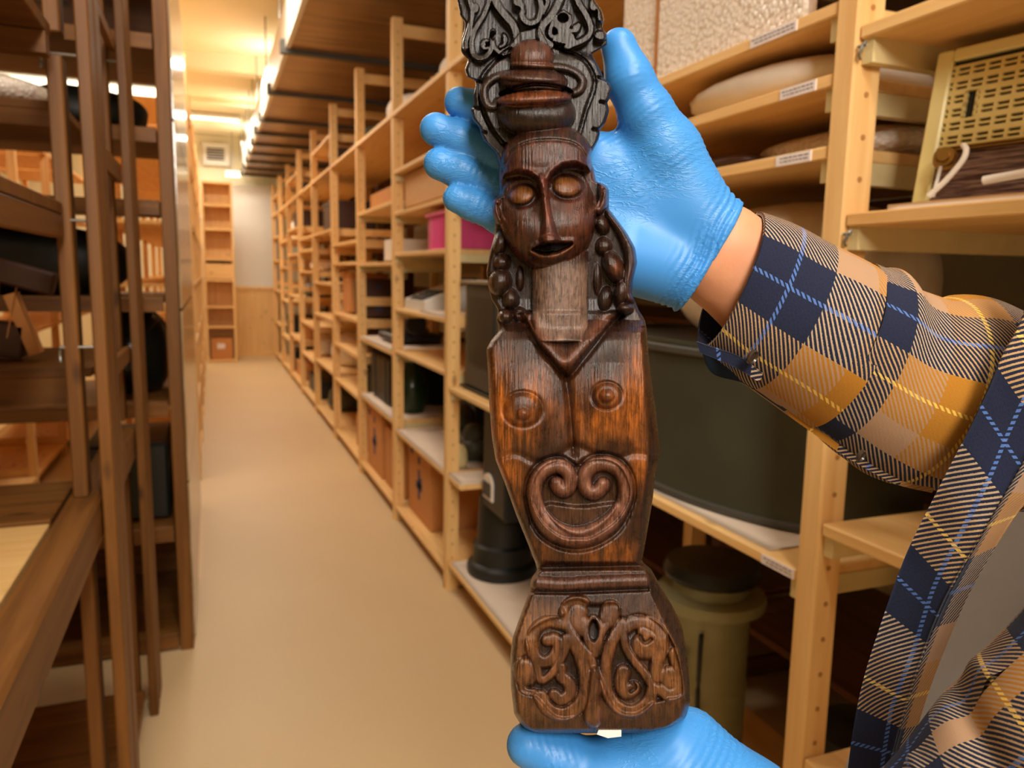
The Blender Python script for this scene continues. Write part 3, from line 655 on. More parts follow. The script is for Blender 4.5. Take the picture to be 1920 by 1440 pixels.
# generic contents of the distant bays
rs = np.random.RandomState(5); names = ['pale wrapped bundle', 'brown carton', 'dark wooden chest', 'rolled white cloth', 'black instrument case', 'greenish pot']
ordn = ['sixth', 'seventh', 'eighth', 'ninth', 'tenth', 'eleventh']
lvl = ['lowest', 'second', 'third', 'fourth', 'fifth', 'sixth', 'seventh', 'top']
for b in range(6, 10):
    y0, y1 = PY[b] + .06, PY[b + 1] - .06
    for li, z in enumerate(LEV[b][:-1]):
        nz = LEV[b][li + 1]; hmax = min(nz - TH - z - .05, .34)
        if hmax < .08 or rs.rand() < .2: continue
        k = rs.randint(6); L = rs.uniform(.35, .75) * (y1 - y0); ya = rs.uniform(y0, y1 - L); h_ = rs.uniform(.5, .95) * hmax
        lab = '%s on the %s shelf of the %s bay' % (names[k], lvl[li], ordn[b - 5])
        if k in (1, 2, 4):
            o = box2('storage_box', (1.0, ya, z + .001), (1.38, ya + L, z + .001 + h_), (M_card, M_darkwood, M_black)[(1, 2, 4).index(k)], None, .006); tag(o, lab, 'box')
            box2('lid', (.995, ya - .005, z + h_ - .03), (1.385, ya + L + .005, z + h_ + .006), (M_card, M_darkwood, M_black)[(1, 2, 4).index(k)], o)
        else: blob('wrapped_bundle', (1.2, ya + L / 2, z + .001), (.36, L, h_), (M_offw, None, None, M_offw, None, M_dgreen)[k], lab, 'bundle', 60 + b * 10 + li, .15)
# bundles on top boards
for k, (yc, L) in enumerate(((3.55, .5), (4.6, .6), (5.8, .7))):
    blob('top_bundle', (1.22, yc, 2.239), (.42, L, .22), M_offw if k != 2 else M_dgreen, ['crumpled white bundle on the top board nearest the figure', 'pale plastic-wrapped bundle on the top board of the fourth bay', 'greenish covered bundle on the top board of the fifth bay', 'white bundle far along the top board'][k], 'bundle', 90 + k, .2)
P = catmull([(1.1, 3.3, 2.45), (1.0, 3.25, 2.6), (1.02, 3.18, 2.5), (1.1, 3.2, 2.35), (1.02, 3.22, 2.25)], 6); o = tube('black_wire', P, .006, M_black); tag(o, 'black wire loop hanging at the top right behind the carving', 'wire')
# ------------------------------------------------------------------ things in the left racks
blob('plastic_wrapped_bundle', (-.62, 2.22, 1.757), (.55, .36, .10), M_bub, 'plastic-wrapped bundle on the upper shelf at far left', 'bundle', 101, .12)
blob('black_case', (-.68, 2.9 + .35, 1.303), (.80, .4, .27), M_black, 'rounded black instrument case in the second left rack', 'case', 102, .05)
blob('black_sack', (-.40, 3.3, 1.872), (.40, .4, .18), M_black, 'black bag high in the second left rack', 'bag', 103, .12)
blob('plastic_covered_heap', (-.29, 3.28, .932), (.26, .40, .36), plain('dark_plastic', sr(24, 26, 20), .15), 'dark heap under clear plastic beside the bolted posts', 'heap', 104, .12)
o = box2('black_box', (-.45, 3.05, .475), (-.17, 3.5, .76), M_black, None, .01); tag(o, 'black box low in the second left rack', 'box')
lo = empty('hand_loom', (-.48, 2.22, 1.178), 'small old wooden loom with hanging strings at far left', 'loom')
box('beam', (-.50, 2.12, 1.40), (.32, .05, .055), M_darkwood, lo, .006, ry=.28)
box('upright', (-.62, 2.2, 1.292), (.03, .04, .22), M_darkwood, lo); box('foot_board', (-.42, 2.14, 1.262), (.025, .05, .15), M_card, lo, ry=-.3)
box('foot_block', (-.53, 2.16, 1.235), (.22, .09, .08), M_darkwood, lo, .004, ry=.15)
for k in range(6): tube('string', [(-.42 - .035 * k, 2.10, 1.36 + .008 * k), (-.46 - .022 * k, 2.12, 1.20)], .0015, M_card, lo, 6)
# ------------------------------------------------------------------ carved figure (dense carved relief, closed at the back)
DS = 0.40                                  # distance of the reference plane
PX = DS / F                                # metres per traced unit
Lp = [(-150, 960), (-120, 905), (-60, 872), (-20, 858), (0, 857), (22, 862), (29, 862), (42, 872), (56, 871), (71, 866), (96, 864), (106, 871), (112, 878), (122, 874), (131, 871), (146, 876), (149, 890), (160, 892), (178, 887), (193, 888), (200, 885), (207, 882), (224, 886), (240, 899), (251, 901), (264, 907), (287, 929), (311, 936), (331, 936), (353, 937), (368, 935), (375, 922), (398, 923), (414, 929), (442, 927), (470, 919), (509, 912), (534, 915), (562, 922), (581, 934), (600, 931), (612, 935), (621, 935), (636, 922), (654, 912), (699, 915), (754, 917), (817, 922), (862, 929), (907, 947), (966, 968), (1015, 988), (1056, 1004), (1069, 1008), (1078, 1000), (1089, 995), (1110, 992), (1153, 976), (1196, 961), (1229, 957), (1290, 958), (1339, 964), (1355, 974), (1366, 984), (1376, 1010)]
Rp = [(-150, 1010), (-120, 1070), (-60, 1108), (-20, 1113), (0, 1115), (20, 1129), (38, 1133), (49, 1129), (54, 1131), (64, 1138), (84, 1139), (98, 1115), (101, 1109), (124, 1122), (149, 1133), (154, 1143), (167, 1148), (185, 1143), (193, 1138), (198, 1141), (209, 1142), (231, 1135), (244, 1124), (250, 1125), (264, 1122), (291, 1107), (317, 1113), (340, 1118), (347, 1136), (356, 1142), (370, 1142), (392, 1142), (409, 1155), (434, 1174), (464, 1191), (492, 1195), (525, 1187), (550, 1185), (581, 1197), (600, 1209), (615, 1212), (640, 1214), (709, 1221), (768, 1230), (845, 1238), (893, 1228), (935, 1224), (994, 1214), (1053, 1204), (1067, 1221), (1095, 1236), (1134, 1260), (1174, 1279), (1214, 1286), (1275, 1293), (1318, 1294), (1345, 1286), (1362, 1262), (1376, 1200)]
ROWS = np.arange(-150, 1376.1, 1.6)
NC = 250
Lr = np.interp(ROWS, *zip(*Lp)); Rr = np.interp(ROWS, *zip(*Rp))
k5 = np.array([1, 2, 3, 2, 1.]) / 9
def sm(a):
    p = np.pad(a, 2, mode='edge'); return np.convolve(p, k5, 'valid')
Lr = sm(Lr); Rr = sm(Rr)
S = (1 - np.cos(np.pi * np.linspace(0, 1, NC))) / 2 * 0.35 + np.linspace(0, 1, NC) * 0.65
GX = Lr[:, None] + (Rr - Lr)[:, None] * S[None]; GY = np.repeat(ROWS[:, None], NC, 1)
def ss(a, b, x): t_ = np.clip((x - a) / (b - a), 0, 1); return t_ * t_ * (3 - 2 * t_)
def resmooth(P, n, it):
    for _ in range(3):
        s = np.concatenate([[0], np.cumsum(np.hypot(*np.diff(P, axis=0).T))]); q = np.linspace(0, s[-1], n)
        P = np.stack([np.interp(q, s, P[:, 0]), np.interp(q, s, P[:, 1])], -1)
        for _ in range(it // 3): P[1:-1] = P[1:-1] * .5 + (P[:-2] + P[2:]) * .25
    return P
def vnoise(sx, sy, seed):
    r = np.random.RandomState(seed).rand(160, 160); a = (GX - 840) / sx; b = (GY + 160) / sy
    i = np.floor(a).astype(int) % 159; j = np.floor(b).astype(int) % 159; fa = a - np.floor(a); fb = b - np.floor(b); fa = fa * fa * (3 - 2 * fa); fb = fb * fb * (3 - 2 * fb)
    return (r[i, j] * (1 - fa) + r[i + 1, j] * fa) * (1 - fb) + (r[i, j + 1] * (1 - fa) + r[i + 1, j + 1] * fa) * fb
def dpoly(P, dense=12, closed=False, sm_=0):
    P = catmull(P, dense, closed) if dense else np.asarray(P, float)
    if sm_: P = resmooth(P, 150, sm_)
    if closed: P = np.vstack([P, P[:1]])
    D = np.full(GX.shape, 1e9); lo = P.min(0) - 60; hi = P.max(0) + 60
    r0, r1 = np.searchsorted(ROWS, (lo[1], hi[1]))
    X = GX[r0:r1]; Y = GY[r0:r1]; d = np.full(X.shape, 1e9)
    for a, b in zip(P[:-1], P[1:]):
        ab = b - a; L2 = ab @ ab + 1e-9
        t_ = np.clip(((X - a[0]) * ab[0] + (Y - a[1]) * ab[1]) / L2, 0, 1)
        d = np.minimum(d, np.hypot(X - a[0] - t_ * ab[0], Y - a[1] - t_ * ab[1]))
    D[r0:r1] = d; return D
def ell(cx, cy, rx, ry, rot=0.0):
    a = math.radians(rot); dx = GX - cx; dy = GY - cy
    u = (dx * math.cos(a) + dy * math.sin(a)) / rx; v = (-dx * math.sin(a) + dy * math.cos(a)) / ry
    return np.hypot(u, v)
def inside(P):
    P = np.asarray(P, float); r = np.zeros(GX.shape, bool); n_ = len(P)
    for i in range(n_):
        x0, y0 = P[i]; x1, y1 = P[(i + 1) % n_]
        if y0 == y1: continue
        c_ = ((GY >= min(y0, y1)) & (GY < max(y0, y1))) & (GX < x0 + (GY - y0) * (x1 - x0) / (y1 - y0)); r ^= c_
    return r
# base body profile along the figure
def prof(pts): return np.interp(ROWS, *zip(*pts))[:, None] * np.ones((1, NC))
mid = (Lr + Rr)[:, None] / 2; hw = (Rr - Lr)[:, None] / 2
un = (GX - mid) / hw
# tone palette (albedo of the stained, worn wood, plus shade painted into carved recesses)
T_EB = np.array(sr(30, 20, 15)); T_SIL = np.array(sr(44, 34, 29)); T_RED = np.array(sr(82, 42, 24)); T_BRN = np.array(sr(64, 37, 22)); T_GOLD = np.array(sr(196, 112, 40)); T_TAN = np.array(sr(136, 88, 54)); T_ORB = np.array(sr(118, 60, 30))
Zf = prof([(-150, 2), (0, 8), (240, 8), (300, 30), (420, 22), (560, 10), (600, 14), (622, 44), (680, 66), (860, 72), (1050, 52), (1064, 46), (1070, 60), (1110, 66), (1200, 82), (1320, 84), (1376, 72)])
T = np.ones(GX.shape + (3,)) * T_BRN
def paint(mask, col, k=1.0):
    global T
    m = np.clip(mask, 0, 1)[..., None] * k; T = T * (1 - m) + col * m
head = GY < 300
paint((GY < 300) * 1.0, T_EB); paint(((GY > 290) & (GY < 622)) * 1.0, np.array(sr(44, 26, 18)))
# --- upper pierced scrollwork: deep ground, raised bands
z5 = lambda pts: [(840 + x / 4.5, y / 4.5) for x, y in pts]
up = ss(118, 96, GY) * 1.0
Zf = Zf - 12 * up
bands = [([(360, -260), (400, -150), (385, -60), (350, 0), (330, 60), (300, 130), (262, 190), (222, 260), (203, 330), (200, 400), (215, 455), (258, 487), (310, 480), (352, 440), (372, 390), (375, 350)], 5.2),
 ([(330, 345), (300, 352), (288, 380), (305, 410), (335, 405)], 3.6),
 ([(380, 270), (375, 340), (390, 400), (430, 440)], 4.5),
 ([(380, -100), (405, 20), (450, 90), (500, 150), (548, 210), (575, 290), (572, 360), (530, 410), (470, 440)], 7.5),
 ([(470, 300), (490, 340), (470, 380), (440, 395)], 3.6),
 ([(120, -160), (160, -60), (190, 20), (205, 100), (195, 190), (175, 270), (150, 350), (150, 400)], 5.0),
 ([(560, -60), (600, 20), (635, 70), (622, 125), (650, 178), (700, 198), (755, 172), (780, 110), (785, 40), (760, -60)], 5.8),
 ([(980, -120), (950, -20), (900, 90), (850, 160), (800, 220), (785, 290), (810, 340), (860, 380)], 8.0),
 ([(1060, -110), (1100, 20), (1150, 100), (1190, 180), (1205, 250), (1180, 310), (1120, 350), (1050, 375), (1000, 400)], 6.0),
 ([(905, 170), (870, 230), (862, 290), (890, 315), (930, 300)], 4.6),
 ([(1100, 215), (1085, 255), (1040, 262)], 5.0),
 ([(860, -140), (820, -60), (840, 20), (800, 110)], 4.5), ([(1180, -160), (1230, -60), (1260, 20), (1290, 110)], 5.5)]
scl = np.zeros(GX.shape)
for P, hwid in bands:
    d = dpoly(z5(P)); scl = np.maximum(scl, 1 - ss(hwid * 0.82, hwid * 1.25, d))
for cx, cy, rx, ry in ((230, 70, 34, 46), (590, 10, 46, 50), (1080, 232, 32, 28), (975, 250, 60, 70), (300, 375, 22, 26), (480, 340, 18, 30), (1290, 130, 34, 60), (1290, 300, 60, 40), (1230, 40, 40, 60)):
    d = ell(840 + cx / 4.5, cy / 4.5, rx / 4.5, ry / 4.5); scl = np.maximum(scl, 1 - ss(0.85, 1.1, d))
d = inside(z5([(900, 150), (970, 80), (1040, 130), (1050, 200), (1010, 260), (1060, 290), (1080, 340), (1000, 380), (880, 350), (880, 290), (930, 300), (940, 260), (890, 230)])); scl = np.maximum(scl, d * 1.0)
scl *= (ss(0.85, 1.15, ell(840 + 970 / 4.5, 152 / 4.5, 42 / 4.5, 36 / 4.5)))
scl *= (ss(0.8, 1.2, ell(840 + 380 / 4.5, 300 / 4.5, 24 / 4.5, 36 / 4.5)))
scl *= (ss(0.8, 1.2, ell(840 + 695 / 4.5, 60 / 4.5, 46 / 4.5, 66 / 4.5)))
scl *= (GY < 116)
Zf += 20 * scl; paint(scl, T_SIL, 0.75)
# --- lyre shaped plate behind the knob
plate = inside([(956, 86), (975, 60), (1010, 50), (1030, 88), (1052, 95), (1095, 112), (1113, 142), (1112, 166), (1098, 206), (1083, 262), (1060, 262), (940, 268), (922, 240), (905, 205), (902, 168), (908, 140), (925, 120), (950, 108)])
dp = dpoly([(958, 92), (925, 120), (906, 145), (901, 172), (908, 208), (925, 244), (950, 275)]); dp2 = dpoly([(1052, 95), (1092, 112), (1112, 145), (1111, 170), (1097, 208), (1082, 262)])
dd = np.minimum(dp, dp2)
pl = np.where(plate, np.clip(dd / 4, 0, 1), 0)
Zf += 12 * pl; paint(pl, T_SIL, 0.85)
Zf -= 7 * (1 - ss(3.0, 7, np.where(plate, 1e3, dd)))
# scalloped rim notches
for cx, cy, a in ((886, 150, 0), (884, 200, 0), (897, 245, 30), (1136, 148, 0), (1140, 194, 0), (1126, 245, -30)):
    q = dpoly([(cx - 14, cy - 3), (cx + 14, cy + 3)], 0); Zf -= 8 * (1 - ss(1, 4, q))
# curled horns either side of the knob
for P, r_ in (([(950, 140), (928, 146), (912, 160), (908, 178), (914, 196), (926, 200), (932, 192)], 6.5), ([(1032, 126), (1060, 128), (1082, 138), (1092, 152), (1088, 168), (1078, 174)], 6.5)):
    d = dpoly(P); Zf = np.maximum(Zf, 16 + 16 * np.sqrt(np.clip(1 - (d / (r_ * 1.3)) ** 2, 0, 1)) * (d < r_ * 1.3) - 40 * (d >= r_ * 1.3)); paint(1 - ss(r_ * .9, r_ * 1.4, d), np.array(sr(52, 32, 22)))
def dome(cx, cy, rx, ry, z0, h, rot=0, pw=0.5, col=None, kc=1.0):
    global Zf
    e = ell(cx, cy, rx, ry, rot); z = z0 + h * np.clip(1 - e ** 2, 0, 1) ** pw
    m = e < 1; Zf = np.where(m, np.maximum(Zf, z), Zf)
    if col is not None: paint(1 - ss(0.93, 1.03, e), col, kc)
# top knob, middle ring, lower ring
kn = ell(997, 112, 42, 40) * (GY < 130) + 9 * (GY >= 130)
dome(997, 108, 41, 34, 22, 44, 0, 0.55, np.array(sr(92, 50, 32)))
dome(998, 122, 42, 12, 22, 46, 4, 0.5, np.array(sr(100, 56, 34)))
dome(1001, 152, 63, 26, 26, 58, 3, 0.5, np.array(sr(62, 34, 22)))
dome(997, 148, 60, 14, 30, 60, 3, 0.4, np.array(sr(72, 40, 24)))
dome(1006, 212, 73, 48, 26, 66, 3, 0.5, np.array(sr(40, 24, 18)))
dome(1002, 186, 70, 17, 34, 74, -3, 0.4, np.array(sr(112, 58, 28)))
g = dpoly([(940, 176), (968, 164), (1005, 158), (1045, 162), (1070, 172)]); Zf -= 16 * (1 - ss(1, 5, g))
# --- face
fe = ell(1026, 385, 93, 126, -3)
zf = 30 + 84 * np.clip(1 - fe ** 2.4, 0, 1) ** 0.5
cap = ell(1026, 300, 86, 68, -3)
zc = 30 + 74 * np.clip(1 - cap ** 2.2, 0, 1) ** 0.5
fm = (fe < 1)
zf0 = np.maximum(np.where(fe < 1, zf, -99), np.where(cap < 1, zc, -99)); fm = (fe < 1) | (cap < 1); face = zf0.copy()
brow_l = dpoly([(930, 346), (945, 326), (968, 320), (992, 322), (1010, 334), (1016, 350)]); brow_r = dpoly([(1023, 346), (1032, 324), (1055, 308), (1080, 304), (1102, 314), (1116, 338)])
# eye hollows below the brows
hl = inside([(934, 345), (948, 327), (970, 321), (992, 324), (1009, 336), (1015, 360), (1019, 400), (1018, 440), (985, 452), (955, 430), (938, 395)])
hr = inside([(1024, 350), (1033, 326), (1056, 310), (1080, 306), (1102, 316), (1117, 345), (1116, 385), (1100, 425), (1065, 445), (1042, 445), (1030, 400)])
cheek = 12 * (1 - ss(330, 470, GY))
def soft(m, it=3):
    a = m.astype(float)
    for _ in range(it):
        a = (a + np.roll(a, 1, 0) + np.roll(a, -1, 0) + np.roll(a, 1, 1) + np.roll(a, -1, 1)) / 5
    return a
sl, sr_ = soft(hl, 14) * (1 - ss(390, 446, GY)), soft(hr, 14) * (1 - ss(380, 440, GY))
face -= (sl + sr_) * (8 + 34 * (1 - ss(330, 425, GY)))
# nose ridge
nd = dpoly([(1016, 330), (1021, 365), (1026, 405), (1031, 448)])
nt = np.clip((GY - 330) / 120, 0, 1); nw = 6 + 15 * nt ** 3
face += (10 + 18 * nt) * np.clip(1 - (nd / nw) ** 2, 0, 1) ** 0.7 * (GY > 322) * (GY < 456)
face += 9 * (1 - ss(0.5, 1, ell(1029, 447, 22, 9)))
# brows
for bd in (brow_l, brow_r): face += 6 * np.exp(-(bd / 6) ** 2)
# eyes
eye = np.zeros(GX.shape)
for cx, cy, rx, ry, ro in ((978, 366, 24, 17, -14), (1063, 350, 27, 19, 6)):
    e = ell(cx, cy, rx * 1.28, ry * 1.35, ro); face -= 5 * np.exp(-((e - 0.95) / 0.16) ** 2)
    e = ell(cx, cy, rx, ry, ro); face += 18 * np.clip(1 - e ** 2, 0, 1) ** 0.5; eye = np.maximum(eye, 1 - ss(0.85, 1.05, e))
# mouth
mo = inside([(995, 469), (1012, 461), (1030, 457), (1050, 455), (1076, 455), (1066, 465), (1045, 473), (1020, 475)])
face -= 22 * soft(mo, 3)
lip = dpoly([(995, 471), (1010, 480), (1030, 482), (1052, 477), (1076, 458)]); face += 7 * np.exp(-(lip / 4.5) ** 2)
ulip = dpoly([(995, 464), (1015, 455), (1033, 451), (1050, 452), (1076, 451)]); face += 5 * np.exp(-(ulip / 5) ** 2)
face -= 4 * np.exp(-(dpoly([(1000, 492), (1030, 496), (1060, 488)]) / 5) ** 2)
hair = dpoly([(948, 306), (958, 284), (985, 268), (1020, 262), (1060, 264), (1085, 274), (1098, 292)]); 
Zc = np.where(cap < 1, zc, -99)
Zh = np.where(fm, face, -99)
below = GY > np.interp(GX, [948, 958, 985, 1020, 1060, 1085, 1098], [306, 284, 268, 262, 264, 274, 292])
Zh = np.where(below, Zh - 1.5, -99)
Zf = np.maximum(Zf, np.maximum(Zh, np.where(below, -99, np.where((GY > 225), zf0, -99))))
Zf -= 5 * np.exp(-(hair / 2.5) ** 2)
hm = np.clip(soft((fm) | (cap < 1), 2), 0, 1)
paint(hm, np.array(sr(84, 42, 26)))
paint(hm * (~below), np.array(sr(70, 38, 24))); paint(hm * (1 - ss(.25, .7, vnoise(7, 45, 12))), np.array(sr(34, 18, 12)), .6)
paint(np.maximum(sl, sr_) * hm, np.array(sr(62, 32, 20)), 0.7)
paint(np.exp(-((GX - 1080) / 30.) ** 2 - ((GY - 420) / 45.) ** 2), T_ORB, 0.5)
paint(np.exp(-(nd / 6) ** 2) * (GY > 330) * (GY < 456), np.array(sr(128, 68, 46)), 0.8)
paint(np.maximum(np.exp(-(brow_l / 6) ** 2), np.exp(-(brow_r / 6) ** 2)), np.array(sr(120, 60, 38)), 0.6)
paint(eye, np.array(sr(128, 78, 34)), 0.9); paint(np.exp(-(lip / 4.5) ** 2), np.array(sr(130, 78, 40)), 0.8)
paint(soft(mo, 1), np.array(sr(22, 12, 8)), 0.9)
# ears
for P, r_ in (([(932, 380), (930, 396), (938, 412)], 9), ([(1131, 352), (1132, 375), (1122, 392)], 10)):
    d = dpoly(P); Zf = np.maximum(Zf, np.where(d < r_, 30 + 22 * np.sqrt(np.clip(1 - (d / r_) ** 2, 0, 1)), -99)); paint(1 - ss(r_ * .5, r_, d), np.array(sr(96, 54, 34)), .8)
    Zf -= 6 * np.exp(-(dpoly([(P[0][0] + 1, P[0][1] + 4), (P[2][0], P[2][1] - 5)], 0) / 2.5) ** 2)
# --- neck
nk = np.clip(1 - ((GX - 1050) / 52) ** 2, 0, 1)
zn = np.where((GY > 470) & (GY < 640) & (nk > 0), 22 + 46 * nk ** 0.5, -99); nm = (zn > Zf)
Zf = np.maximum(Zf, zn); paint(nm * 1.0 * ss(480, 510, GY), np.array(sr(140, 112, 96)), 0.85)
# --- hanging curls beside the neck
for cx, cy, rx, ry, ro, z0, h in ((938, 455, 14, 26, 10, 8, 34), (941, 492, 17, 18, 0, 10, 40), (938, 528, 22, 28, 10, 8, 46), (957, 560, 17, 22, -10, 4, 34), (948, 594, 14, 14, 0, 12, 34), (975, 590, 16, 14, 20, 8, 24),
                                   (1128, 420, 15, 22, -20, 10, 34), (1132, 462, 18, 20, 0, 4, 36), (1150, 500, 19, 34, -22, 12, 44), (1165, 548, 14, 28, 5, 10, 36), (1172, 578, 16, 12, 0, 14, 34), (1135, 560, 14, 26, 10, 4, 24), (975, 520, 10, 30, 0, 0, 22), (1120, 520, 10, 40, 0, 0, 22)):
    dome(cx, cy, rx, ry, z0, h, ro, 0.5, np.array(sr(58, 34, 22)), 0.8)
d = dpoly([(1146, 402), (1165, 430), (1180, 465), (1184, 495), (1178, 530), (1180, 556)]); Zf = np.maximum(Zf, np.where(d < 13, 18 + 22 * np.sqrt(np.clip(1 - (d / 13) ** 2, 0, 1)), -99)); paint(1 - ss(8, 13, d), np.array(sr(64, 34, 22)), .9)
paint(np.exp(-((GX - 1155) / 10.) ** 2 - ((GY - 503) / 12.) ** 2), T_ORB, 0.8)
# --- torso
tor = ss(612, 640, GY) * (1 - ss(1052, 1062, GY))
Zf += tor * 20 * (1 - un ** 2)
Zf += 38 * np.exp(-((GX - 975) / 50.) ** 2 - ((GY - 765) / 72.) ** 2) + 38 * np.exp(-((GX - 1150) / 48.) ** 2 - ((GY - 745) / 75.) ** 2)
sn = dpoly([(1060, 700), (1068, 760), (1073, 820), (1076, 850)]); Zf -= 12 * np.exp(-(sn / 9) ** 2); Zf -= 5 * np.exp(-(sn / 2.5) ** 2)
# V collar
cut = dpoly([(975, 590), (1003, 640), (1035, 680), (1063, 708), (1090, 680), (1125, 636), (1165, 590)]); Zf -= 12 * np.exp(-(cut / 5) ** 2)
colr = dpoly([(985, 588), (1005, 622), (1030, 652), (1058, 678), (1088, 652), (1112, 622), (1140, 588)], 5)
vin = inside([(980, 585), (1008, 640), (1062, 702), (1118, 636), (1160, 585)])
Zf += 9 * soft(vin, 4); Zf += 16 * np.exp(-(colr / 15) ** 2) * (GY > 585)
paint(np.exp(-(colr / 12) ** 2) * (GY > 590), np.array(sr(120, 72, 50)), .8)
for cx, cy, r0, r1 in ((980, 768, 34, 11), (1138, 742, 26, 12)):
    e = ell(cx, cy, r0, r0 * .9); Zf += 7 * (1 - ss(0.75, 1.1, e)); Zf -= 4 * np.exp(-((e - 1.1) / .12) ** 2)
    dd_ = (2, 8) if cx < 1000 else (0, 0)
    e = ell(cx + dd_[0], cy + dd_[1], r1 * 1.15, r1); Zf += 17 * np.clip(1 - e ** 2, 0, 1) ** .5; paint(1 - ss(.8, 1.1, e), np.array(sr(140, 82, 50)), .8)
rib = dpoly([(928, 862), (965, 850), (1010, 868), (1045, 858), (1076, 838), (1110, 850), (1150, 862), (1190, 850), (1232, 856)]); Zf -= 7 * np.exp(-(rib / 8) ** 2)
# gold worn patches (shape of their own)
vn = ss(.25, .75, vnoise(9, 60, 5) * .6 + vnoise(26, 40, 6) * .5)
paint(ss(720, 640, GY) * (GY > 612) * (1 - soft(vin, 2)) , np.array(sr(48, 27, 17)), .8)
paint(tor * (1 - vn), np.array(sr(40, 22, 14)), .6)
gr = np.sin(GX * 0.55 + 2 * np.sin(GY * 0.013)) * 0.25 + np.sin(GX * 1.3 + 1.5 * np.sin(GY * .02 + 2)) * .2
for cx, cy, rx, ry, k in ((938, 775, 26, 85, .95), (1010, 735, 40, 40, .55), (960, 815, 40, 35, .6), (1120, 780, 48, 50, .8), (1200, 700, 22, 60, .55), (1190, 770, 32, 60, .6), (945, 885, 30, 26, .7), (1195, 880, 24, 40, .55), (1010, 1035, 50, 20, .35), (1150, 1040, 50, 22, .5), (962, 935, 12, 40, .5)):
    e = np.exp(-((GX - cx) / rx) ** 2 - ((GY - cy) / ry) ** 2); paint(np.clip(e * (1.1 + gr), 0, 1) * (.25 + .85 * vn), T_GOLD, k)
# belly scroll
z2 = lambda pts: [(860 + x / 2.88, 560 + y / 2.88) for x, y in pts]
scp = z2([(530, 1000), (522, 1035), (545, 1068), (590, 1060), (612, 1010), (610, 950), (590, 905), (530, 890), (465, 915), (418, 965), (402, 1040), (420, 1130), (470, 1215), (540, 1270), (620, 1290), (700, 1280), (790, 1230), (860, 1160), (905, 1080), (905, 990), (870, 915), (800, 880), (720, 890), (675, 935), (665, 1000), (690, 1060), (735, 1075), (775, 1050), (780, 1005)])
ds = dpoly(scp, 12, False, 36); ds = ds / (1 + .38 * ss(945, 1010, GY))
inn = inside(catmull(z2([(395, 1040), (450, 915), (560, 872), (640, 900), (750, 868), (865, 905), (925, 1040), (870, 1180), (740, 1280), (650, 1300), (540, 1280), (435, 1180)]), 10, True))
Zf -= 13 * soft(inn, 2) * (1 - ss(16, 22, ds) * 0) ; Zf += 10 * soft(inside(catmull(z2([(470, 1110), (660, 1125), (850, 1110), (780, 1220), (650, 1280), (530, 1220)]), 8, True)), 5)
Zf += 30 * np.clip(1 - (ds / 15.) ** 2, 0, 1) ** 0.5 * (ds < 15); Zf -= 8 * np.exp(-((ds - 18) / 3.5) ** 2) * (~inn)
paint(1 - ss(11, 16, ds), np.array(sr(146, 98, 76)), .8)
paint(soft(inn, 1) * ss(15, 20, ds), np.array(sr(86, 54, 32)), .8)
# --- pedestal
ro = dpoly([(1008, 1093), (1060, 1096), (1120, 1092), (1208, 1089)]); Zf += 16 * np.clip(1 - (ro / 13.) ** 2, 0, 1) ** .5
Zf -= 8 * np.exp(-(dpoly([(996, 1110), (1060, 1111), (1216, 1105)], 0) / 3) ** 2); Zf -= 12 * np.exp(-(dpoly([(1004, 1066), (1205, 1060)], 0) / 3.5) ** 2)
paint(1 - ss(8, 14, ro), np.array(sr(98, 62, 48)), .8)
z3 = lambda pts: [(900 + x / 3.272, 1000 + y / 3.272) for x, y in pts]
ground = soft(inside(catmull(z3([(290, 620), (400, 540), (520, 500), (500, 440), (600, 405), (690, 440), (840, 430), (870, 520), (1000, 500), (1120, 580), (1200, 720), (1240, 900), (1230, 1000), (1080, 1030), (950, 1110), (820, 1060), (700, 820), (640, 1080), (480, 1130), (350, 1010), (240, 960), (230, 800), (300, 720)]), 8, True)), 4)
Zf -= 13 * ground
sb = np.zeros(GX.shape)
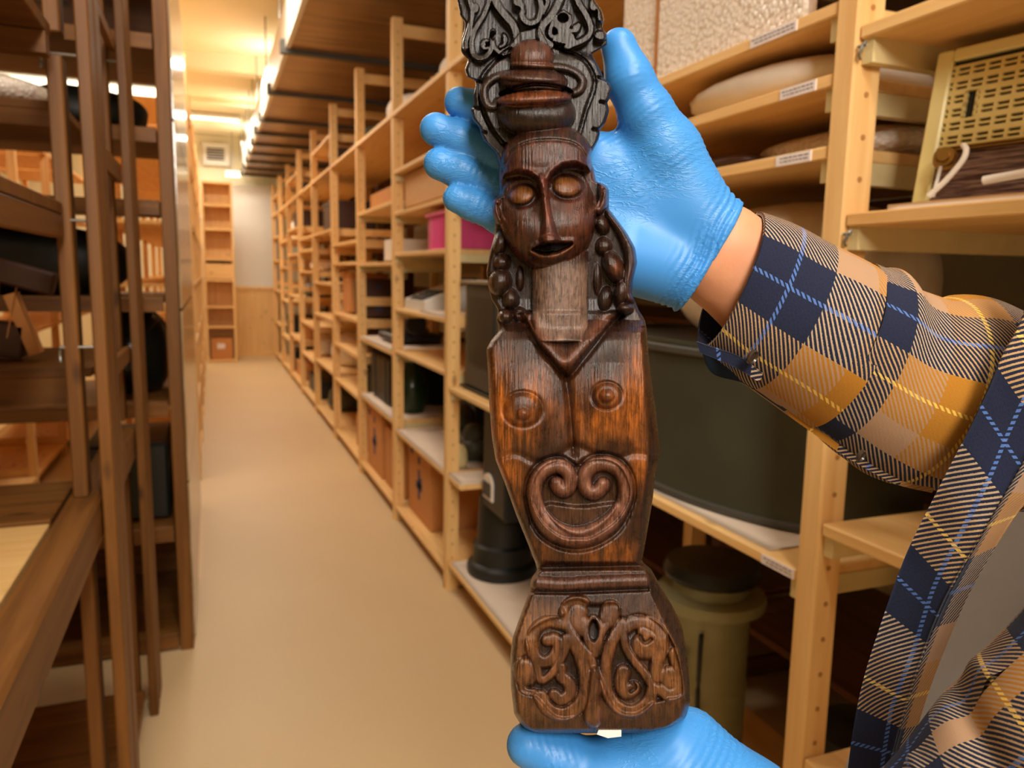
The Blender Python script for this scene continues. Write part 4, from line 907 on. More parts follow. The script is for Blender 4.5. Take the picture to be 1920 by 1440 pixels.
for P, h_ in (([(640, 420), (575, 415), (525, 455), (520, 530), (560, 610), (610, 690), (670, 760), (700, 830)], 20), ([(600, 480), (595, 530), (640, 580)], 38), ([(780, 560), (740, 620), (705, 740)], 18), ([(800, 470), (790, 520)], 38),
  ([(640, 590), (665, 680), (700, 720)], 14), ([(690, 515), (655, 590), (690, 690)], 12), ([(700, 515), (745, 590), (700, 690)], 12),
  ([(520, 560), (420, 540), (350, 580), (318, 660), (335, 750), (390, 790), (450, 760), (480, 700), (465, 650), (415, 655)], 24),
  ([(330, 740), (350, 830), (370, 900), (420, 880), (480, 800), (520, 720), (525, 640)], 16),
  ([(560, 640), (610, 740), (640, 850), (645, 960), (600, 1060), (510, 1110), (420, 1080), (370, 1000)], 26),
  ([(500, 880), (545, 920), (550, 980), (500, 1020), (455, 990)], 24), ([(500, 820), (505, 900)], 18),
  ([(870, 560), (810, 660), (775, 780), (770, 900), (795, 1000), (860, 1075), (950, 1090), (1030, 1030), (1060, 950)], 24),
  ([(880, 600), (895, 700), (950, 790), (1010, 860), (1050, 930)], 17), ([(880, 850), (865, 920), (895, 975), (940, 950)], 28),
  ([(880, 590), (940, 550), (1030, 555), (1100, 610), (1115, 700), (1085, 790), (1080, 880)], 26), ([(1030, 690), (1010, 690)], 52), ([(1000, 600), (1060, 640), (1060, 700)], 24),
  ([(270, 830), (285, 880)], 40), ([(250, 900), (270, 960), (330, 975)], 14), ([(1165, 880), (1170, 900)], 42), ([(1110, 960), (1160, 990), (1220, 960), (1225, 860), (1190, 740)], 24),
  ([(700, 860), (695, 960), (690, 1060), (700, 1150)], 26), ([(690, 1080), (690, 1130)], 32)):
    d = dpoly(z3(P), 12, False, 9); h_ = h_ * 1.28 / 3.272; sb = np.maximum(sb, (np.clip(1 - (d / (h_ * 1.35)) ** 4, 0, 1) ** 0.5))
leaf = ell(900 + 697 / 3.272, 1000 + 598 / 3.272, 10, 22)
sb *= ss(0.75, 1.05, leaf); Zf -= 8 * (1 - ss(.7, 1.05, leaf))
for cx, cy, r_ in ((1040, 660, 24), (400, 690, 0), (935, 930, 22)):
    if r_:
        e = dpoly(z3([(cx - 60, cy - 30), (cx - 30, cy + 10), (cx + 10, cy - 10)] if cx == 1040 else [(cx, cy - 20), (cx + 18, cy + 15), (cx - 10, cy + 40)])); sb *= 1 - .8 * np.exp(-(e / 3.2) ** 2)
Zf += 16 * sb
ped = ss(1112, 1125, GY)
paint(ped * 1.0, np.array(sr(70, 40, 24)), .9); paint(ground, np.array(sr(44, 26, 17)), .9); paint(sb * ped, np.array(sr(138, 88, 52)) , .7)  # carved ground painted darker to stand for shade between the raised scrolls
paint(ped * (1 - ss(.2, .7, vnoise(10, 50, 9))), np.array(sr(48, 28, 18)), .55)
for cx, cy, rx, ry, k in ((990, 1180, 22, 60, .7), (975, 1290, 14, 70, .4), (1230, 1200, 30, 50, .6), (1265, 1250, 16, 60, .5), (1255, 1290, 30, 30, .4), (1020, 1330, 60, 22, .4), (1180, 1325, 50, 18, .4), (1030, 1160, 25, 25, .5)):
    paint(np.exp(-((GX - cx) / rx) ** 2 - ((GY - cy) / ry) ** 2) * (1 + gr), np.array(sr(150, 100, 56)), k)
# right hand flank of torso and pedestal turns away from the front
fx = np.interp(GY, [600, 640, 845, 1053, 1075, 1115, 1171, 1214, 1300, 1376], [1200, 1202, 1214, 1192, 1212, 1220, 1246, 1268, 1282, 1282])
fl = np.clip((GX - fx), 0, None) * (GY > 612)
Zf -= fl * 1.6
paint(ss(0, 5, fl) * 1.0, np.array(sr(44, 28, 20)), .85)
# knife marks: fine vertical chisel grooves
rsn = np.random.RandomState(3)
for k in range(26):
    fq = rsn.uniform(.35, 1.3); ph = rsn.uniform(0, 6); am = rsn.uniform(.15, .5)
    Zf += am * .35 * np.sin(GX * fq + 3 * np.sin(GY * rsn.uniform(.004, .02) + ph) + ph) * np.clip(np.sin(GY * rsn.uniform(.01, .05) + ph), 0, 1)
# close the outline: round the edges down to the back
ZB = -34.0
eL = GX - Lr[:, None]; eR = Rr[:, None] - GX; rr_ = prof([(-150, 7), (290, 8), (300, 12), (420, 9), (600, 10), (640, 14), (1060, 12), (1120, 12), (1376, 14)])
e_ = np.minimum(eL, eR); q = np.clip(e_ / rr_, 0, 1); edge = np.sqrt(1 - (1 - q) ** 2)
side0 = ZB + 14
Zt = side0 + (Zf - side0) * (0.35 + 0.65 * edge); 
te = np.clip((ROWS[-1] - GY) / 10, 0, 1); Zt = side0 + (Zt - side0) * (0.5 + 0.5 * np.sqrt(1 - (1 - te) ** 2))
Zt[:, 0] = side0; Zt[:, -1] = side0
NB = 24
sb_ = np.linspace(1, 0, NB + 2)[1:-1]
BX = Lr[:, None] + (Rr - Lr)[:, None] * sb_[None]; BY = np.repeat(ROWS[:, None], NB, 1); BZ = side0 - 34 * np.sqrt(np.clip(1 - (2 * sb_[None] - 1) ** 2, 0, 1)) * np.interp(ROWS, [-150, 240, 330, 600, 1050, 1376], [.6, .6, 1, 1, .9, 1])[:, None]
AX = np.hstack([GX, BX]); AY = np.hstack([GY, BY]); AZ = np.hstack([Zt, BZ]); NR, NT_ = AX.shape
dep = DS - AZ * PX
V = toworld(C(AX.ravel(), AY.ravel(), dep.ravel()))
ii = np.arange(NR - 1)[:, None] * NT_; jj = np.arange(NT_)[None]; j2 = (jj + 1) % NT_
Fq = np.stack([ii + jj, ii + NT_ + jj, ii + NT_ + j2, ii + j2], -1).reshape(-1, 4)
nV = len(V); c0 = V[:NT_].mean(0); c1 = V[-NT_:].mean(0); V = np.vstack([V, c0, c1])
capf = []
for j in range(NT_):
    capf.append((nV, j, (j + 1) % NT_, (j + 1) % NT_)); 
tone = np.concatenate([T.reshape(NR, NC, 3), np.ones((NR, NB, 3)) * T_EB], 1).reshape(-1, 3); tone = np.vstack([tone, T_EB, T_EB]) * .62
UV = np.concatenate([np.stack([AX.ravel() / 100, AY.ravel() / 100], -1), [[0, 0], [0, 0]]])
def fan(c_, base, flip):
    return [((c_, base + j, base + (j + 1) % NT_) if not flip else (c_, base + (j + 1) % NT_, base + j)) for j in range(NT_)]
t = NT('carved_dark_wood'); at = t.n('ShaderNodeAttribute'); at.attribute_name = 'tone'; uv = t.n('ShaderNodeUVMap')
gm = t.map(uv.outputs[0], (34, 2.6, 1)); n1 = t.noise(gm, 1.0, 6, 0.65, 0.35); gm2 = t.map(uv.outputs[0], (90, 5, 1)); n2 = t.noise(gm2, 1.0, 3, .6, .3)
n3 = t.noise(t.map(uv.outputs[0], (6, 4, 1)), 1.0, 5, 0.6)
f_ = t.ramp(n1, [(0.34, (.25, .22, .20)), (0.5, (1, 1, 1)), (0.72, (1.6, 1.5, 1.4))])
mx = t.n('ShaderNodeMix', data_type='RGBA', blend_type='MULTIPLY'); mx.inputs[0].default_value = 0.9; t.l(at.outputs['Color'], mx.inputs[6]); t.l(f_, mx.inputs[7])
mx2 = t.n('ShaderNodeMix', data_type='RGBA', blend_type='MULTIPLY'); mx2.inputs[0].default_value = 0.7; t.l(mx.outputs[2], mx2.inputs[6]); t.l(t.ramp(n3, [(0.35, (.45, .4, .4)), (0.6, (1.25, 1.2, 1.15))]), mx2.inputs[7])
t.l(mx2.outputs[2], t.b.inputs['Base Color']); t.b.inputs['Specular IOR Level'].default_value = 0.5; t.b.inputs['Coat Weight'].default_value = .08; t.b.inputs['Coat Roughness'].default_value = .18
t.l(t.math('MULTIPLY_ADD', n3, 0.34, 0.12), t.b.inputs['Roughness'])
bb = t.math('ADD', t.math('MULTIPLY', n1, 0.7), t.math('MULTIPLY', n2, 0.4)); t.bump(bb, 0.55, 0.0011)
M_carv = t.m
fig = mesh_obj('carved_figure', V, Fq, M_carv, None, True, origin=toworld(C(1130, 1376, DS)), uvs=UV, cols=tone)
# end caps
bm_f = fan(nV, 0, False) + fan(nV + 1, (NR - 1) * NT_, True)
vv = np.vstack([V[:NT_], V[nV], V[(NR - 1) * NT_:(NR) * NT_], V[nV + 1]])
ff = [(NT_, (j + 1) % NT_, j) for j in range(NT_)] + [(2 * NT_ + 1, NT_ + 1 + j, NT_ + 1 + (j + 1) % NT_) for j in range(NT_)]
cp = mesh_obj('end_face', vv, ff, M_carv, fig, False, origin=toworld(C(1130, 1376, DS)), uvs=np.zeros((len(vv), 2)), cols=np.ones((len(vv), 3)) * T_EB * .62)
tag(fig, 'dark carved wooden ancestor figure with scroll headdress held in blue gloves', 'wooden carving')
pv = np.array([(1119, 1377), (1122, 1369), (1143, 1361), (1165, 1362), (1165, 1381), (1140, 1384)], float)
vf = toworld(C(pv[:, 0], pv[:, 1], np.full(6, DS - 70 * PX))); vb = toworld(C(pv[:, 0], pv[:, 1], np.full(6, DS - 62 * PX)))
mesh_obj('paper_tag', np.vstack([vf, vb]), [tuple(range(6))[::-1], tuple(range(6, 12))] + [(i, (i + 1) % 6, 6 + (i + 1) % 6, 6 + i) for i in range(6)], M_label, fig, origin=vf.mean(0))['label'] = 'small pale paper tag under the foot'
# ------------------------------------------------------------------ implicit surfaces (smooth unions meshed on a grid)
def nets(fn, lo, hi, h):
    ax = [np.arange(a, b + h, h, dtype=np.float32) for a, b in zip(lo, hi)]
    X, Y, Z = np.meshgrid(*ax, indexing='ij'); Fv = fn(X, Y, Z).astype(np.float32)
    ins = Fv < 0; nx, ny, nz = Fv.shape
    cnt = np.zeros((nx - 1, ny - 1, nz - 1), np.float32); acc = np.zeros((3,) + cnt.shape, np.float32)
    for a in range(3):
        b, c_ = [k for k in range(3) if k != a]
        for ob in (0, 1):
            for oc in (0, 1):
                s0 = [slice(0, -1)] * 3; s1 = [slice(0, -1)] * 3
                for ax_, o_ in ((b, ob), (c_, oc)):
                    s0[ax_] = slice(o_, Fv.shape[ax_] - 1 + o_); s1[ax_] = s0[ax_]
                s0[a] = slice(0, -1); s1[a] = slice(1, None)
                f0 = Fv[tuple(s0)]; f1 = Fv[tuple(s1)]; m = (f0 < 0) != (f1 < 0)
                t_ = np.where(m, f0 / np.where(m, f0 - f1, 1), 0)
                cnt += m; acc[a] += np.where(m, t_, 0); acc[b] += m * ob; acc[c_] += m * oc
    act = cnt > 0; idx = np.full(cnt.shape, -1, np.int64); idx[act] = np.arange(act.sum())
    ijk = np.argwhere(act); P = ijk + (acc[:, act] / cnt[act]).T
    V_ = np.array(lo) + P * h
    Q = []
    for a in range(3):
        b, c_ = (a + 1) % 3, (a + 2) % 3
        s0 = [slice(1, -1)] * 3; s1 = [slice(1, -1)] * 3; s0[a] = slice(0, -1); s1[a] = slice(1, None)
        i0 = ins[tuple(s0)]; i1 = ins[tuple(s1)]; m = np.argwhere(i0 != i1)
        base = m.copy(); off = np.ones(3, int); off[a] = 0; base = base + off
        st = i0[tuple(m.T)]
        q = []
        for ob, oc in ((-1, -1), (0, -1), (0, 0), (-1, 0)):
            k = base.copy(); k[:, b] += ob; k[:, c_] += oc; q.append(idx[tuple(k.T)])
        q = np.stack(q, -1); q[~st] = q[~st][:, ::-1]; Q.append(q)
    return V_, np.concatenate(Q)
def smin(a, b, k):
    h_ = np.clip(0.5 + 0.5 * (b - a) / k, 0, 1); return b * (1 - h_) + a * h_ - k * h_ * (1 - h_)
def cap(X, Y, Z, a, b, ra, rb):
    a = np.asarray(a, np.float32); ab = np.asarray(b, np.float32) - a; L2 = float(ab @ ab) + 1e-12
    px, py, pz = X - a[0], Y - a[1], Z - a[2]
    t_ = np.clip((px * ab[0] + py * ab[1] + pz * ab[2]) / L2, 0, 1)
    return np.sqrt((px - t_ * ab[0]) ** 2 + (py - t_ * ab[1]) ** 2 + (pz - t_ * ab[2]) ** 2) - (ra + (rb - ra) * t_)
def c3(p): return C(p[0], p[1], p[2])
def chain(X, Y, Z, pts, k=0.004):
    # pts: (px, py, depth, radius)
    d = None
    for p, q in zip(pts[:-1], pts[1:]):
        e = cap(X, Y, Z, c3(p), c3(q), p[3], q[3]); d = e if d is None else smin(d, e, k)
    return d
t = NT('blue_nitrile'); tc = t.n('ShaderNodeTexCoord')
n = t.noise(tc.outputs['Object'], 14, 3)
c = t.mix(n, sr(52, 128, 204), sr(70, 148, 216)); t.l(c, t.b.inputs['Base Color'])
t.b.inputs['Roughness'].default_value = 0.42; t.b.inputs['Specular IOR Level'].default_value = 0.4
t.b.inputs['Subsurface Weight'].default_value = 0.0
nd1 = t.noise(t.map(tc.outputs['Object'], (60, 60, 190)), 1.0, 3, .55, 1.6)
rdg = t.ramp(nd1, [(0.44, (0, 0, 0)), (0.5, (1, 1, 1)), (0.56, (0, 0, 0))])
msk = t.ramp(t.noise(tc.outputs['Object'], 22, 2), [(0.42, (0, 0, 0)), (0.62, (1, 1, 1))])
fine = t.noise(tc.outputs['Object'], 2600, 2)
hh = t.math('ADD', t.math('MULTIPLY', rdg, msk), t.math('MULTIPLY', fine, 0.07)); t.bump(hh, 0.35, 0.0008)
M_glove = t.m
t = NT('skin'); tc = t.n('ShaderNodeTexCoord'); n = t.noise(tc.outputs['Object'], 40, 4)
t.l(t.mix(n, sr(196, 128, 92), sr(220, 158, 118)), t.b.inputs['Base Color']); t.b.inputs['Roughness'].default_value = .55
t.b.inputs['Subsurface Weight'].default_value = 0.1; t.b.inputs['Subsurface Scale'].default_value = 0.01
t.bump(t.noise(tc.outputs['Object'], 500, 3), .2, .0004); M_skin = t.m
dh = 0.432
def creases(d, X, Y, Z, spots):
    for (px, py, dd, dx, dy, wid, amp, per) in spots:
        c_ = C(px, py, dd); L = math.hypot(dx, dy); ux, uy = dx / L, -dy / L
        s = (X - c_[0]) * ux + (Y - c_[1]) * uy
        tt = -(X - c_[0]) * uy + (Y - c_[1]) * ux
        r2 = (X - c_[0]) ** 2 + (Y - c_[1]) ** 2
        d = d + amp * np.sin(s * 2 * math.pi / per + 180 * tt * np.sign(amp) * 0.4) * np.exp(-(s / wid) ** 2) * (r2 < 0.0016)
    return d
def glove_upper(X, Y, Z):
    mid_ = chain(X, Y, Z, [(818, 243, dh - .004, .0092), (862, 262, dh - .002, .0098), (935, 300, dh + .002, .0103), (1040, 335, dh + .008, .0118)])
    ring = chain(X, Y, Z, [(824, 307, dh - .003, .0090), (866, 322, dh - .001, .0096), (940, 350, dh + .003, .0101), (1040, 392, dh + .008, .0115)])
    lit = chain(X, Y, Z, [(857, 372, dh - .004, .0080), (888, 384, dh - .002, .0086), (940, 408, dh + .002, .0092), (1045, 450, dh + .007, .0115)])
    ind = chain(X, Y, Z, [(861, 192, dh - .004, .0084), (895, 203, dh - .002, .0093), (950, 226, dh + .002, .0102), (1040, 272, dh + .008, .012)])
    fingers = smin(smin(ind, mid_, .0014), smin(ring, lit, .0014), .0014)
    th = chain(X, Y, Z, [(1160, 88, dh - .012, .0098), (1180, 150, dh - .010, .0122), (1212, 215, dh - .004, .0145), (1245, 285, dh + .004, .0200), (1330, 430, dh + .010, .0200)], .006)
    pal = None
    for a, b in (((1040, 272, dh + .008, .0125), (1335, 440, dh + .014, .0190)), ((1040, 335, dh + .008, .0125), (1325, 465, dh + .014, .0195)), ((1040, 392, dh + .008, .0125), (1310, 500, dh + .014, .0180)), ((1045, 450, dh + .007, .0125), (1292, 524, dh + .014, .0160)), ((1170, 484, dh + .006, .0190), (1270, 512, dh + .012, .0170)), ((1130, 300, dh + .008, .0150), (1250, 400, dh + .012, .0180))):
        e = cap(X, Y, Z, c3(a), c3(b), a[3], b[3]); pal = e if pal is None else smin(pal, e, .010)
    d = smin(fingers, pal, .006); d = smin(d, th, .010)
    # end at the cuff line, with rolled gathers
    w0 = C(1342, 475, dh); nx_, ny_ = math.cos(math.radians(30)), -math.sin(math.radians(30))
    s = (X - w0[0]) * nx_ + (Y - w0[1]) * ny_
    tl = -(X - w0[0]) * ny_ + (Y - w0[1]) * nx_
    g_ = np.exp(-((s + .006) / .010) ** 2) * .0008 * np.sin((s + tl * .10 + .0012 * np.sin(tl * 160)) * 2 * math.pi / .0040)
    flare = -.0018 * np.exp(-((s + .0008) / .0025) ** 2)
    d = d + g_ + flare
    d = creases(d, X, Y, Z, [(905, 285, dh, 1, .5, .006, .0003, .0032), (905, 335, dh, 1, .4, .006, .0003, .0033), (900, 392, dh, 1, .45, .007, .00035, .0036), (1235, 205, dh, .6, 1, .010, .0003, .0034), (1185, 160, dh, .2, 1, .007, .0002, .0034), (1290, 300, dh, .6, 1, .010, .0003, .0036)])
    return np.maximum(d, s)
def mk_sdf(name, fn, lo, hi, h, mat, parent, origin):
    V_, Q = nets(fn, lo, hi, h); return mesh_obj(name, toworld(V_), Q, mat, parent, True, origin=origin)
dl = 0.405
def glove_lower(X, Y, Z):
    th = chain(X, Y, Z, [(990, 1397, dl - .004, .0112), (1050, 1424, dl, .0140), (1140, 1462, dl + .002, .0195), (1260, 1450, dl + .002, .024)], .006)
    d = chain(X, Y, Z, [(1140, 1470, dl, .0215), (1262, 1430, dl + .002, .0235), (1400, 1530, dl, .028), (1560, 1680, dl - .02, .028)], .010)
    d = smin(d, cap(X, Y, Z, C(1296, 1388, dl + .006), C(1370, 1480, dl), .0160, .0200), .008)
    d = smin(d, th, .006)
    for k, (tx, ty, r_) in enumerate(((1010, 1500, .0100), (1030, 1565, .0102), (1060, 1625, .0098), (1110, 1680, .0085))):
        fpts = [(tx, ty - 10, dl + .030, r_), (tx - 10, ty + 8, dl + .012, r_ * 1.05), (tx + 60, ty, dl, r_ * 1.1), (1240 + 20 * k, 1500 + 35 * k, dl, r_ * 1.3)]
        d = smin(d, chain(X, Y, Z, fpts), .002)
    d = creases(d, X, Y, Z, [(1035, 1400, dl, 1, -.35, .012, .0004, .0034), (1330, 1395, dl, 1, 1.3, .014, .0005, .0040)])
    w0 = C(1500, 1620, dl); s = ((X - w0[0]) * .72 - (Y - w0[1]) * .69)
    d = d + np.exp(-((s + .006) / .010) ** 2) * .0008 * np.sin(s * 2 * math.pi / .004)
    return np.maximum(d, s)
# ------------------------------------------------------------------ plaid flannel
def plaid(name):
    t = NT(name); uv = t.n('ShaderNodeUVMap'); sp = t.n('ShaderNodeSeparateXYZ')
    wn = t.n('ShaderNodeTexNoise'); wn.inputs['Scale'].default_value = 1.3; t.l(uv.outputs[0], wn.inputs['Vector'])
    t.l(uv.outputs[0], sp.inputs[0]); u, v = sp.outputs[0], sp.outputs[1]
    NAVY, TAN, MUS = sr(2, 24, 54), sr(166, 132, 102), sr(168, 112, 30)
    NB_, TW, MW = sr(14, 22, 40), sr(206, 180, 140), sr(216, 158, 66)
    def fr(x, per=2.5): return t.math('FRACT', t.math('DIVIDE', x, per))
    fu, fv = fr(u), fr(v)
    pts = [(0.0, NAVY), (0.40, TAN), (0.62, MUS)]
    cu, cv = t.ramp(fu, pts, True), t.ramp(fv, pts, True)
    k = 15.0
    tw = t.math('FRACT', t.math('ADD', t.math('MULTIPLY', u, k), t.math('MULTIPLY', v, k * .8)))
    rag = t.noise(t.map(uv.outputs[0], (60, 60, 1)), 1.0, 2)
    tw = t.math('ADD', tw, t.math('MULTIPLY', t.math('SUBTRACT', rag, .5), .35))
    nu0 = t.math('LESS_THAN', fu, .4); nv0 = t.math('LESS_THAN', fv, .4)
    thr = t.math('ADD', .5, t.math('MULTIPLY', t.math('SUBTRACT', nu0, nv0), .09))
    m = t.math('GREATER_THAN', tw, thr)
    base = t.mix(m, cu, cv)
    nu = t.math('LESS_THAN', fu, .4); nv = t.math('LESS_THAN', fv, .4); xr = t.math('ABSOLUTE', t.math('SUBTRACT', nu, nv))
    lite = t.math('GREATER_THAN', t.math('ABSOLUTE', t.math('SUBTRACT', m, nv)), .5)
    lt = t.math('SUBTRACT', 1.0, t.math('ADD', t.math('MULTIPLY', m, nv), t.math('MULTIPLY', t.math('SUBTRACT', 1.0, m), nu)))
    base = t.mix(t.math('MULTIPLY', t.math('MULTIPLY', xr, lt), .38), base, sr(196, 182, 152))
    dash = t.math('GREATER_THAN', t.math('FRACT', t.math('ADD', t.math('MULTIPLY', u, 13.0), t.math('MULTIPLY', v, 13.0))), .45)
    for f_, other in ((fu, fv), (fv, fu)):
        for cen, col in ((0.20, sr(84, 124, 196)), (0.81, sr(240, 200, 90))):
            ln = t.math('LESS_THAN', t.math('ABSOLUTE', t.math('SUBTRACT', f_, cen)), 0.0115)
            base = t.mix(t.math('MULTIPLY', t.math('MULTIPLY', ln, dash), .75), base, col)
    fz = t.noise(t.map(uv.outputs[0], (34, 34, 1)), 1.0, 5, .75)
    base = t.mix(t.math('MULTIPLY', fz, .10), base, sr(150, 130, 110))
    t.l(base, t.b.inputs['Base Color']); t.b.inputs['Roughness'].default_value = .95
    t.b.inputs['Specular IOR Level'].default_value = .1; t.b.inputs['Sheen Weight'].default_value = .05
    hh = t.math('ADD', t.math('MULTIPLY', m, .5), fz); t.bump(hh, .5, .0007)
    return t.m
M_plaid = plaid('plaid_flannel')
M_navy = plain('navy_lining', sr(14, 34, 58), .9)
M_tee = plain('grey_jersey', sr(160, 160, 162), .9, var=.05, scale=60, bump=.15)
M_button = plain('button_horn', sr(52, 40, 30), .3)
M_jeans = plain('dark_trousers', sr(38, 44, 60), .9)
M_shoe = plain('shoe_leather', sr(40, 32, 28), .6)
M_hair = plain('brown_hair', sr(50, 34, 24), .8, scale=120, var=.4, bump=.6)
UC = M.T @ np.array([0, 0, 1.0])
SH = np.array([.62, .10, -.56]); HP = np.array([.37, -.42, -.57])
wr_r = C(1345, 478, .446); el_r = C(2120, 800, .52); sh_r = SH + [0, 0.01, -.17]
wr_l = C(1560, 1690, .385); el_l = C(2400, 1150, .31); sh_l = SH + [0, .01, .17]
hip_r = HP + [0, 0, -.09]; hip_l = HP + [0, 0, .09]
zc = lambda p: H + float(M[2] @ p)
def down(p, z): return p + UC * (z - zc(p))
foot_r = down(hip_r, .10); foot_l = down(hip_l, .10); FR = np.array([-1.0, 0, 0])
hd = SH + UC * .27
def torso(X, Y, Z, g=0.0):
    d = None
    for a, b, ra, rb in ((SH + [0, -.05, -.13], HP + [0, 0, -.07], .085, .10), (SH + [0, -.05, .13], HP + [0, 0, .07], .085, .10), (SH + [0, -.08, 0], HP, .105, .115), (sh_r, SH, .06, .06), (sh_l, SH, .06, .06)):
        e = cap(X, Y, Z, a, b, ra + g, rb + g); d = e if d is None else smin(d, e, .04)
    return d
def legs(X, Y, Z, g=0.0):
    d = None
    for hp, ft in ((hip_r, foot_r), (hip_l, foot_l)):
        kn_ = (hp + ft) / 2 + FR * .02
        e = smin(cap(X, Y, Z, hp, kn_, .085 + g, .058 + g), cap(X, Y, Z, kn_, ft, .056 + g, .040 + g), .02); d = e if d is None else smin(d, e, .01)
    return d
def bodyfn(X, Y, Z):
    d = torso(X, Y, Z); d = smin(d, legs(X, Y, Z), .03)
    for s_, e_, w_ in ((sh_r, el_r, wr_r), (sh_l, el_l, wr_l)):
        d = smin(d, smin(cap(X, Y, Z, s_, e_, .046, .036), cap(X, Y, Z, e_, w_, .036, .020), .02), .02)
    d = smin(d, cap(X, Y, Z, C(1352, 455, .446), C(1330, 500, .446), .0205, .0170), .012)   # broad flat wrist
    d = smin(d, cap(X, Y, Z, C(1450, 530, .452), C(1352, 455, .446), .026, .0205), .012)
    d = smin(d, cap(X, Y, Z, C(1430, 590, .452), C(1328, 502, .446), .023, .0165), .012)
    d = smin(d, cap(X, Y, Z, C(1230, 440, .445), C(1330, 480, .447), .010, .016), .012)
    d = smin(d, cap(X, Y, Z, SH, hd, .058, .055), .03)
    d = smin(d, cap(X, Y, Z, hd + UC * .05, hd + UC * .0 + FR * .02, .078, .058), .03)
    d = smin(d, cap(X, Y, Z, hd + UC * .02 + FR * .085, hd - UC * .005 + FR * .10, .010, .015), .012)  # nose
    for s_ in (-1, 1):
        d = smin(d, cap(X, Y, Z, hd + [0.01, .02, .078 * s_], hd + [.01, -.02, .075 * s_], .012, .008), .006)
        d = smin(d, cap(X, Y, Z, hd + UC * .045 + FR * .066 + [0, 0, .03 * s_], hd + UC * .045 + FR * .066 + [0, 0, .032 * s_], .014, .014), .004)
    d = smin(d, cap(X, Y, Z, hd - UC * .035 + FR * .078 + [0, 0, -.02], hd - UC * .035 + FR * .078 + [0, 0, .02], .010, .010), .008)
    for ft in (foot_r, foot_l):
        d = smin(d, cap(X, Y, Z, ft - UC * .05, ft - UC * .065 + FR * .17, .038, .03), .02)
    return d
base_w = toworld((foot_r + foot_l) / 2); base_w[2] = 0
V_, Q = nets(bodyfn, (.05, -1.42, -.86), (.80, .52, -.22), .0072)
person = mesh_obj('person', toworld(V_), Q, M_skin, None, True, origin=base_w)
tag(person, 'person in open plaid flannel shirt and grey T-shirt holding the carving with blue gloves', 'person')
def child_sdf(name, fn, lo, hi, h, mat, uvf=None):
    V_, Q = nets(fn, lo, hi, h); W = toworld(V_)
    return mesh_obj(name, W, Q, mat, person, True, origin=W.mean(0), uvs=None if uvf is None else uvf(V_))
g1 = child_sdf('glove', glove_upper, (-.075, .035, -.485), (.15, .225, -.385), .00125, M_glove); g1['label'] = 'upper blue nitrile glove with thumb raised'
g2 = child_sdf('glove', glove_lower, (-.02, -.32, -.45), (.19, -.155, -.34), .0014, M_glove); g2['label'] = 'lower blue nitrile glove under the foot of the carving'
ax_t = (HP - SH) / np.linalg.norm(HP - SH)
def teefn(X, Y, Z):
    d = torso(X, Y, Z, .010)
    d = smin(d, cap(X, Y, Z, sh_r, (sh_r + el_r) / 2, .062, .060), .02); d = smin(d, cap(X, Y, Z, sh_l, (sh_l + el_l) / 2, .062, .060), .02)
    d = d + .0025 * np.sin(Y * 55 + X * 30 + 2 * np.sin(Z * 18)) * np.clip((-.1 - Y) * 4, 0, 1)
    neck = -(cap(X, Y, Z, SH + UC * .10, SH + UC * .2, .075, .08))
    s = (X - HP[0]) * ax_t[0] + (Y - HP[1]) * ax_t[1] + (Z - HP[2]) * ax_t[2]
    return np.maximum(np.maximum(d, neck), s - .06)
tee = child_sdf('t_shirt', teefn, (.18, -.56, -.84), (.78, .24, -.30), .005, M_tee)
child_sdf('trousers', lambda X, Y, Z: np.maximum(np.minimum(legs(X, Y, Z, .012), np.maximum(torso(X, Y, Z, .006), Y + .40)), -(Y - foot_r[1] + .01)), (.15, -1.36, -.84), (.62, -.34, -.36), .008, M_jeans)
for ft in (foot_r, foot_l):
    child_sdf('shoe', lambda X, Y, Z, ft=ft: np.maximum(smin(cap(X, Y, Z, ft - UC * .045, ft - UC * .06 + FR * .17, .05, .04), cap(X, Y, Z, ft, ft - UC * .04, .048, .05), .02), -((X - ft[0]) * UC[0] + (Y - ft[1]) * UC[1] + (Z - ft[2]) * UC[2] + .098)), tuple(ft + [-.24, -.14, -.09]), tuple(ft + [.08, .08, .09]), .006, M_shoe)
child_sdf('hair', lambda X, Y, Z: np.maximum(cap(X, Y, Z, hd + UC * .06 - FR * .012, hd + UC * .02 - FR * .03, .086, .074), -cap(X, Y, Z, hd - UC * .03 + FR * .07, hd + UC * .03 + FR * .09, .08, .07)), tuple(hd - .15), tuple(hd + .17), .005, M_hair)
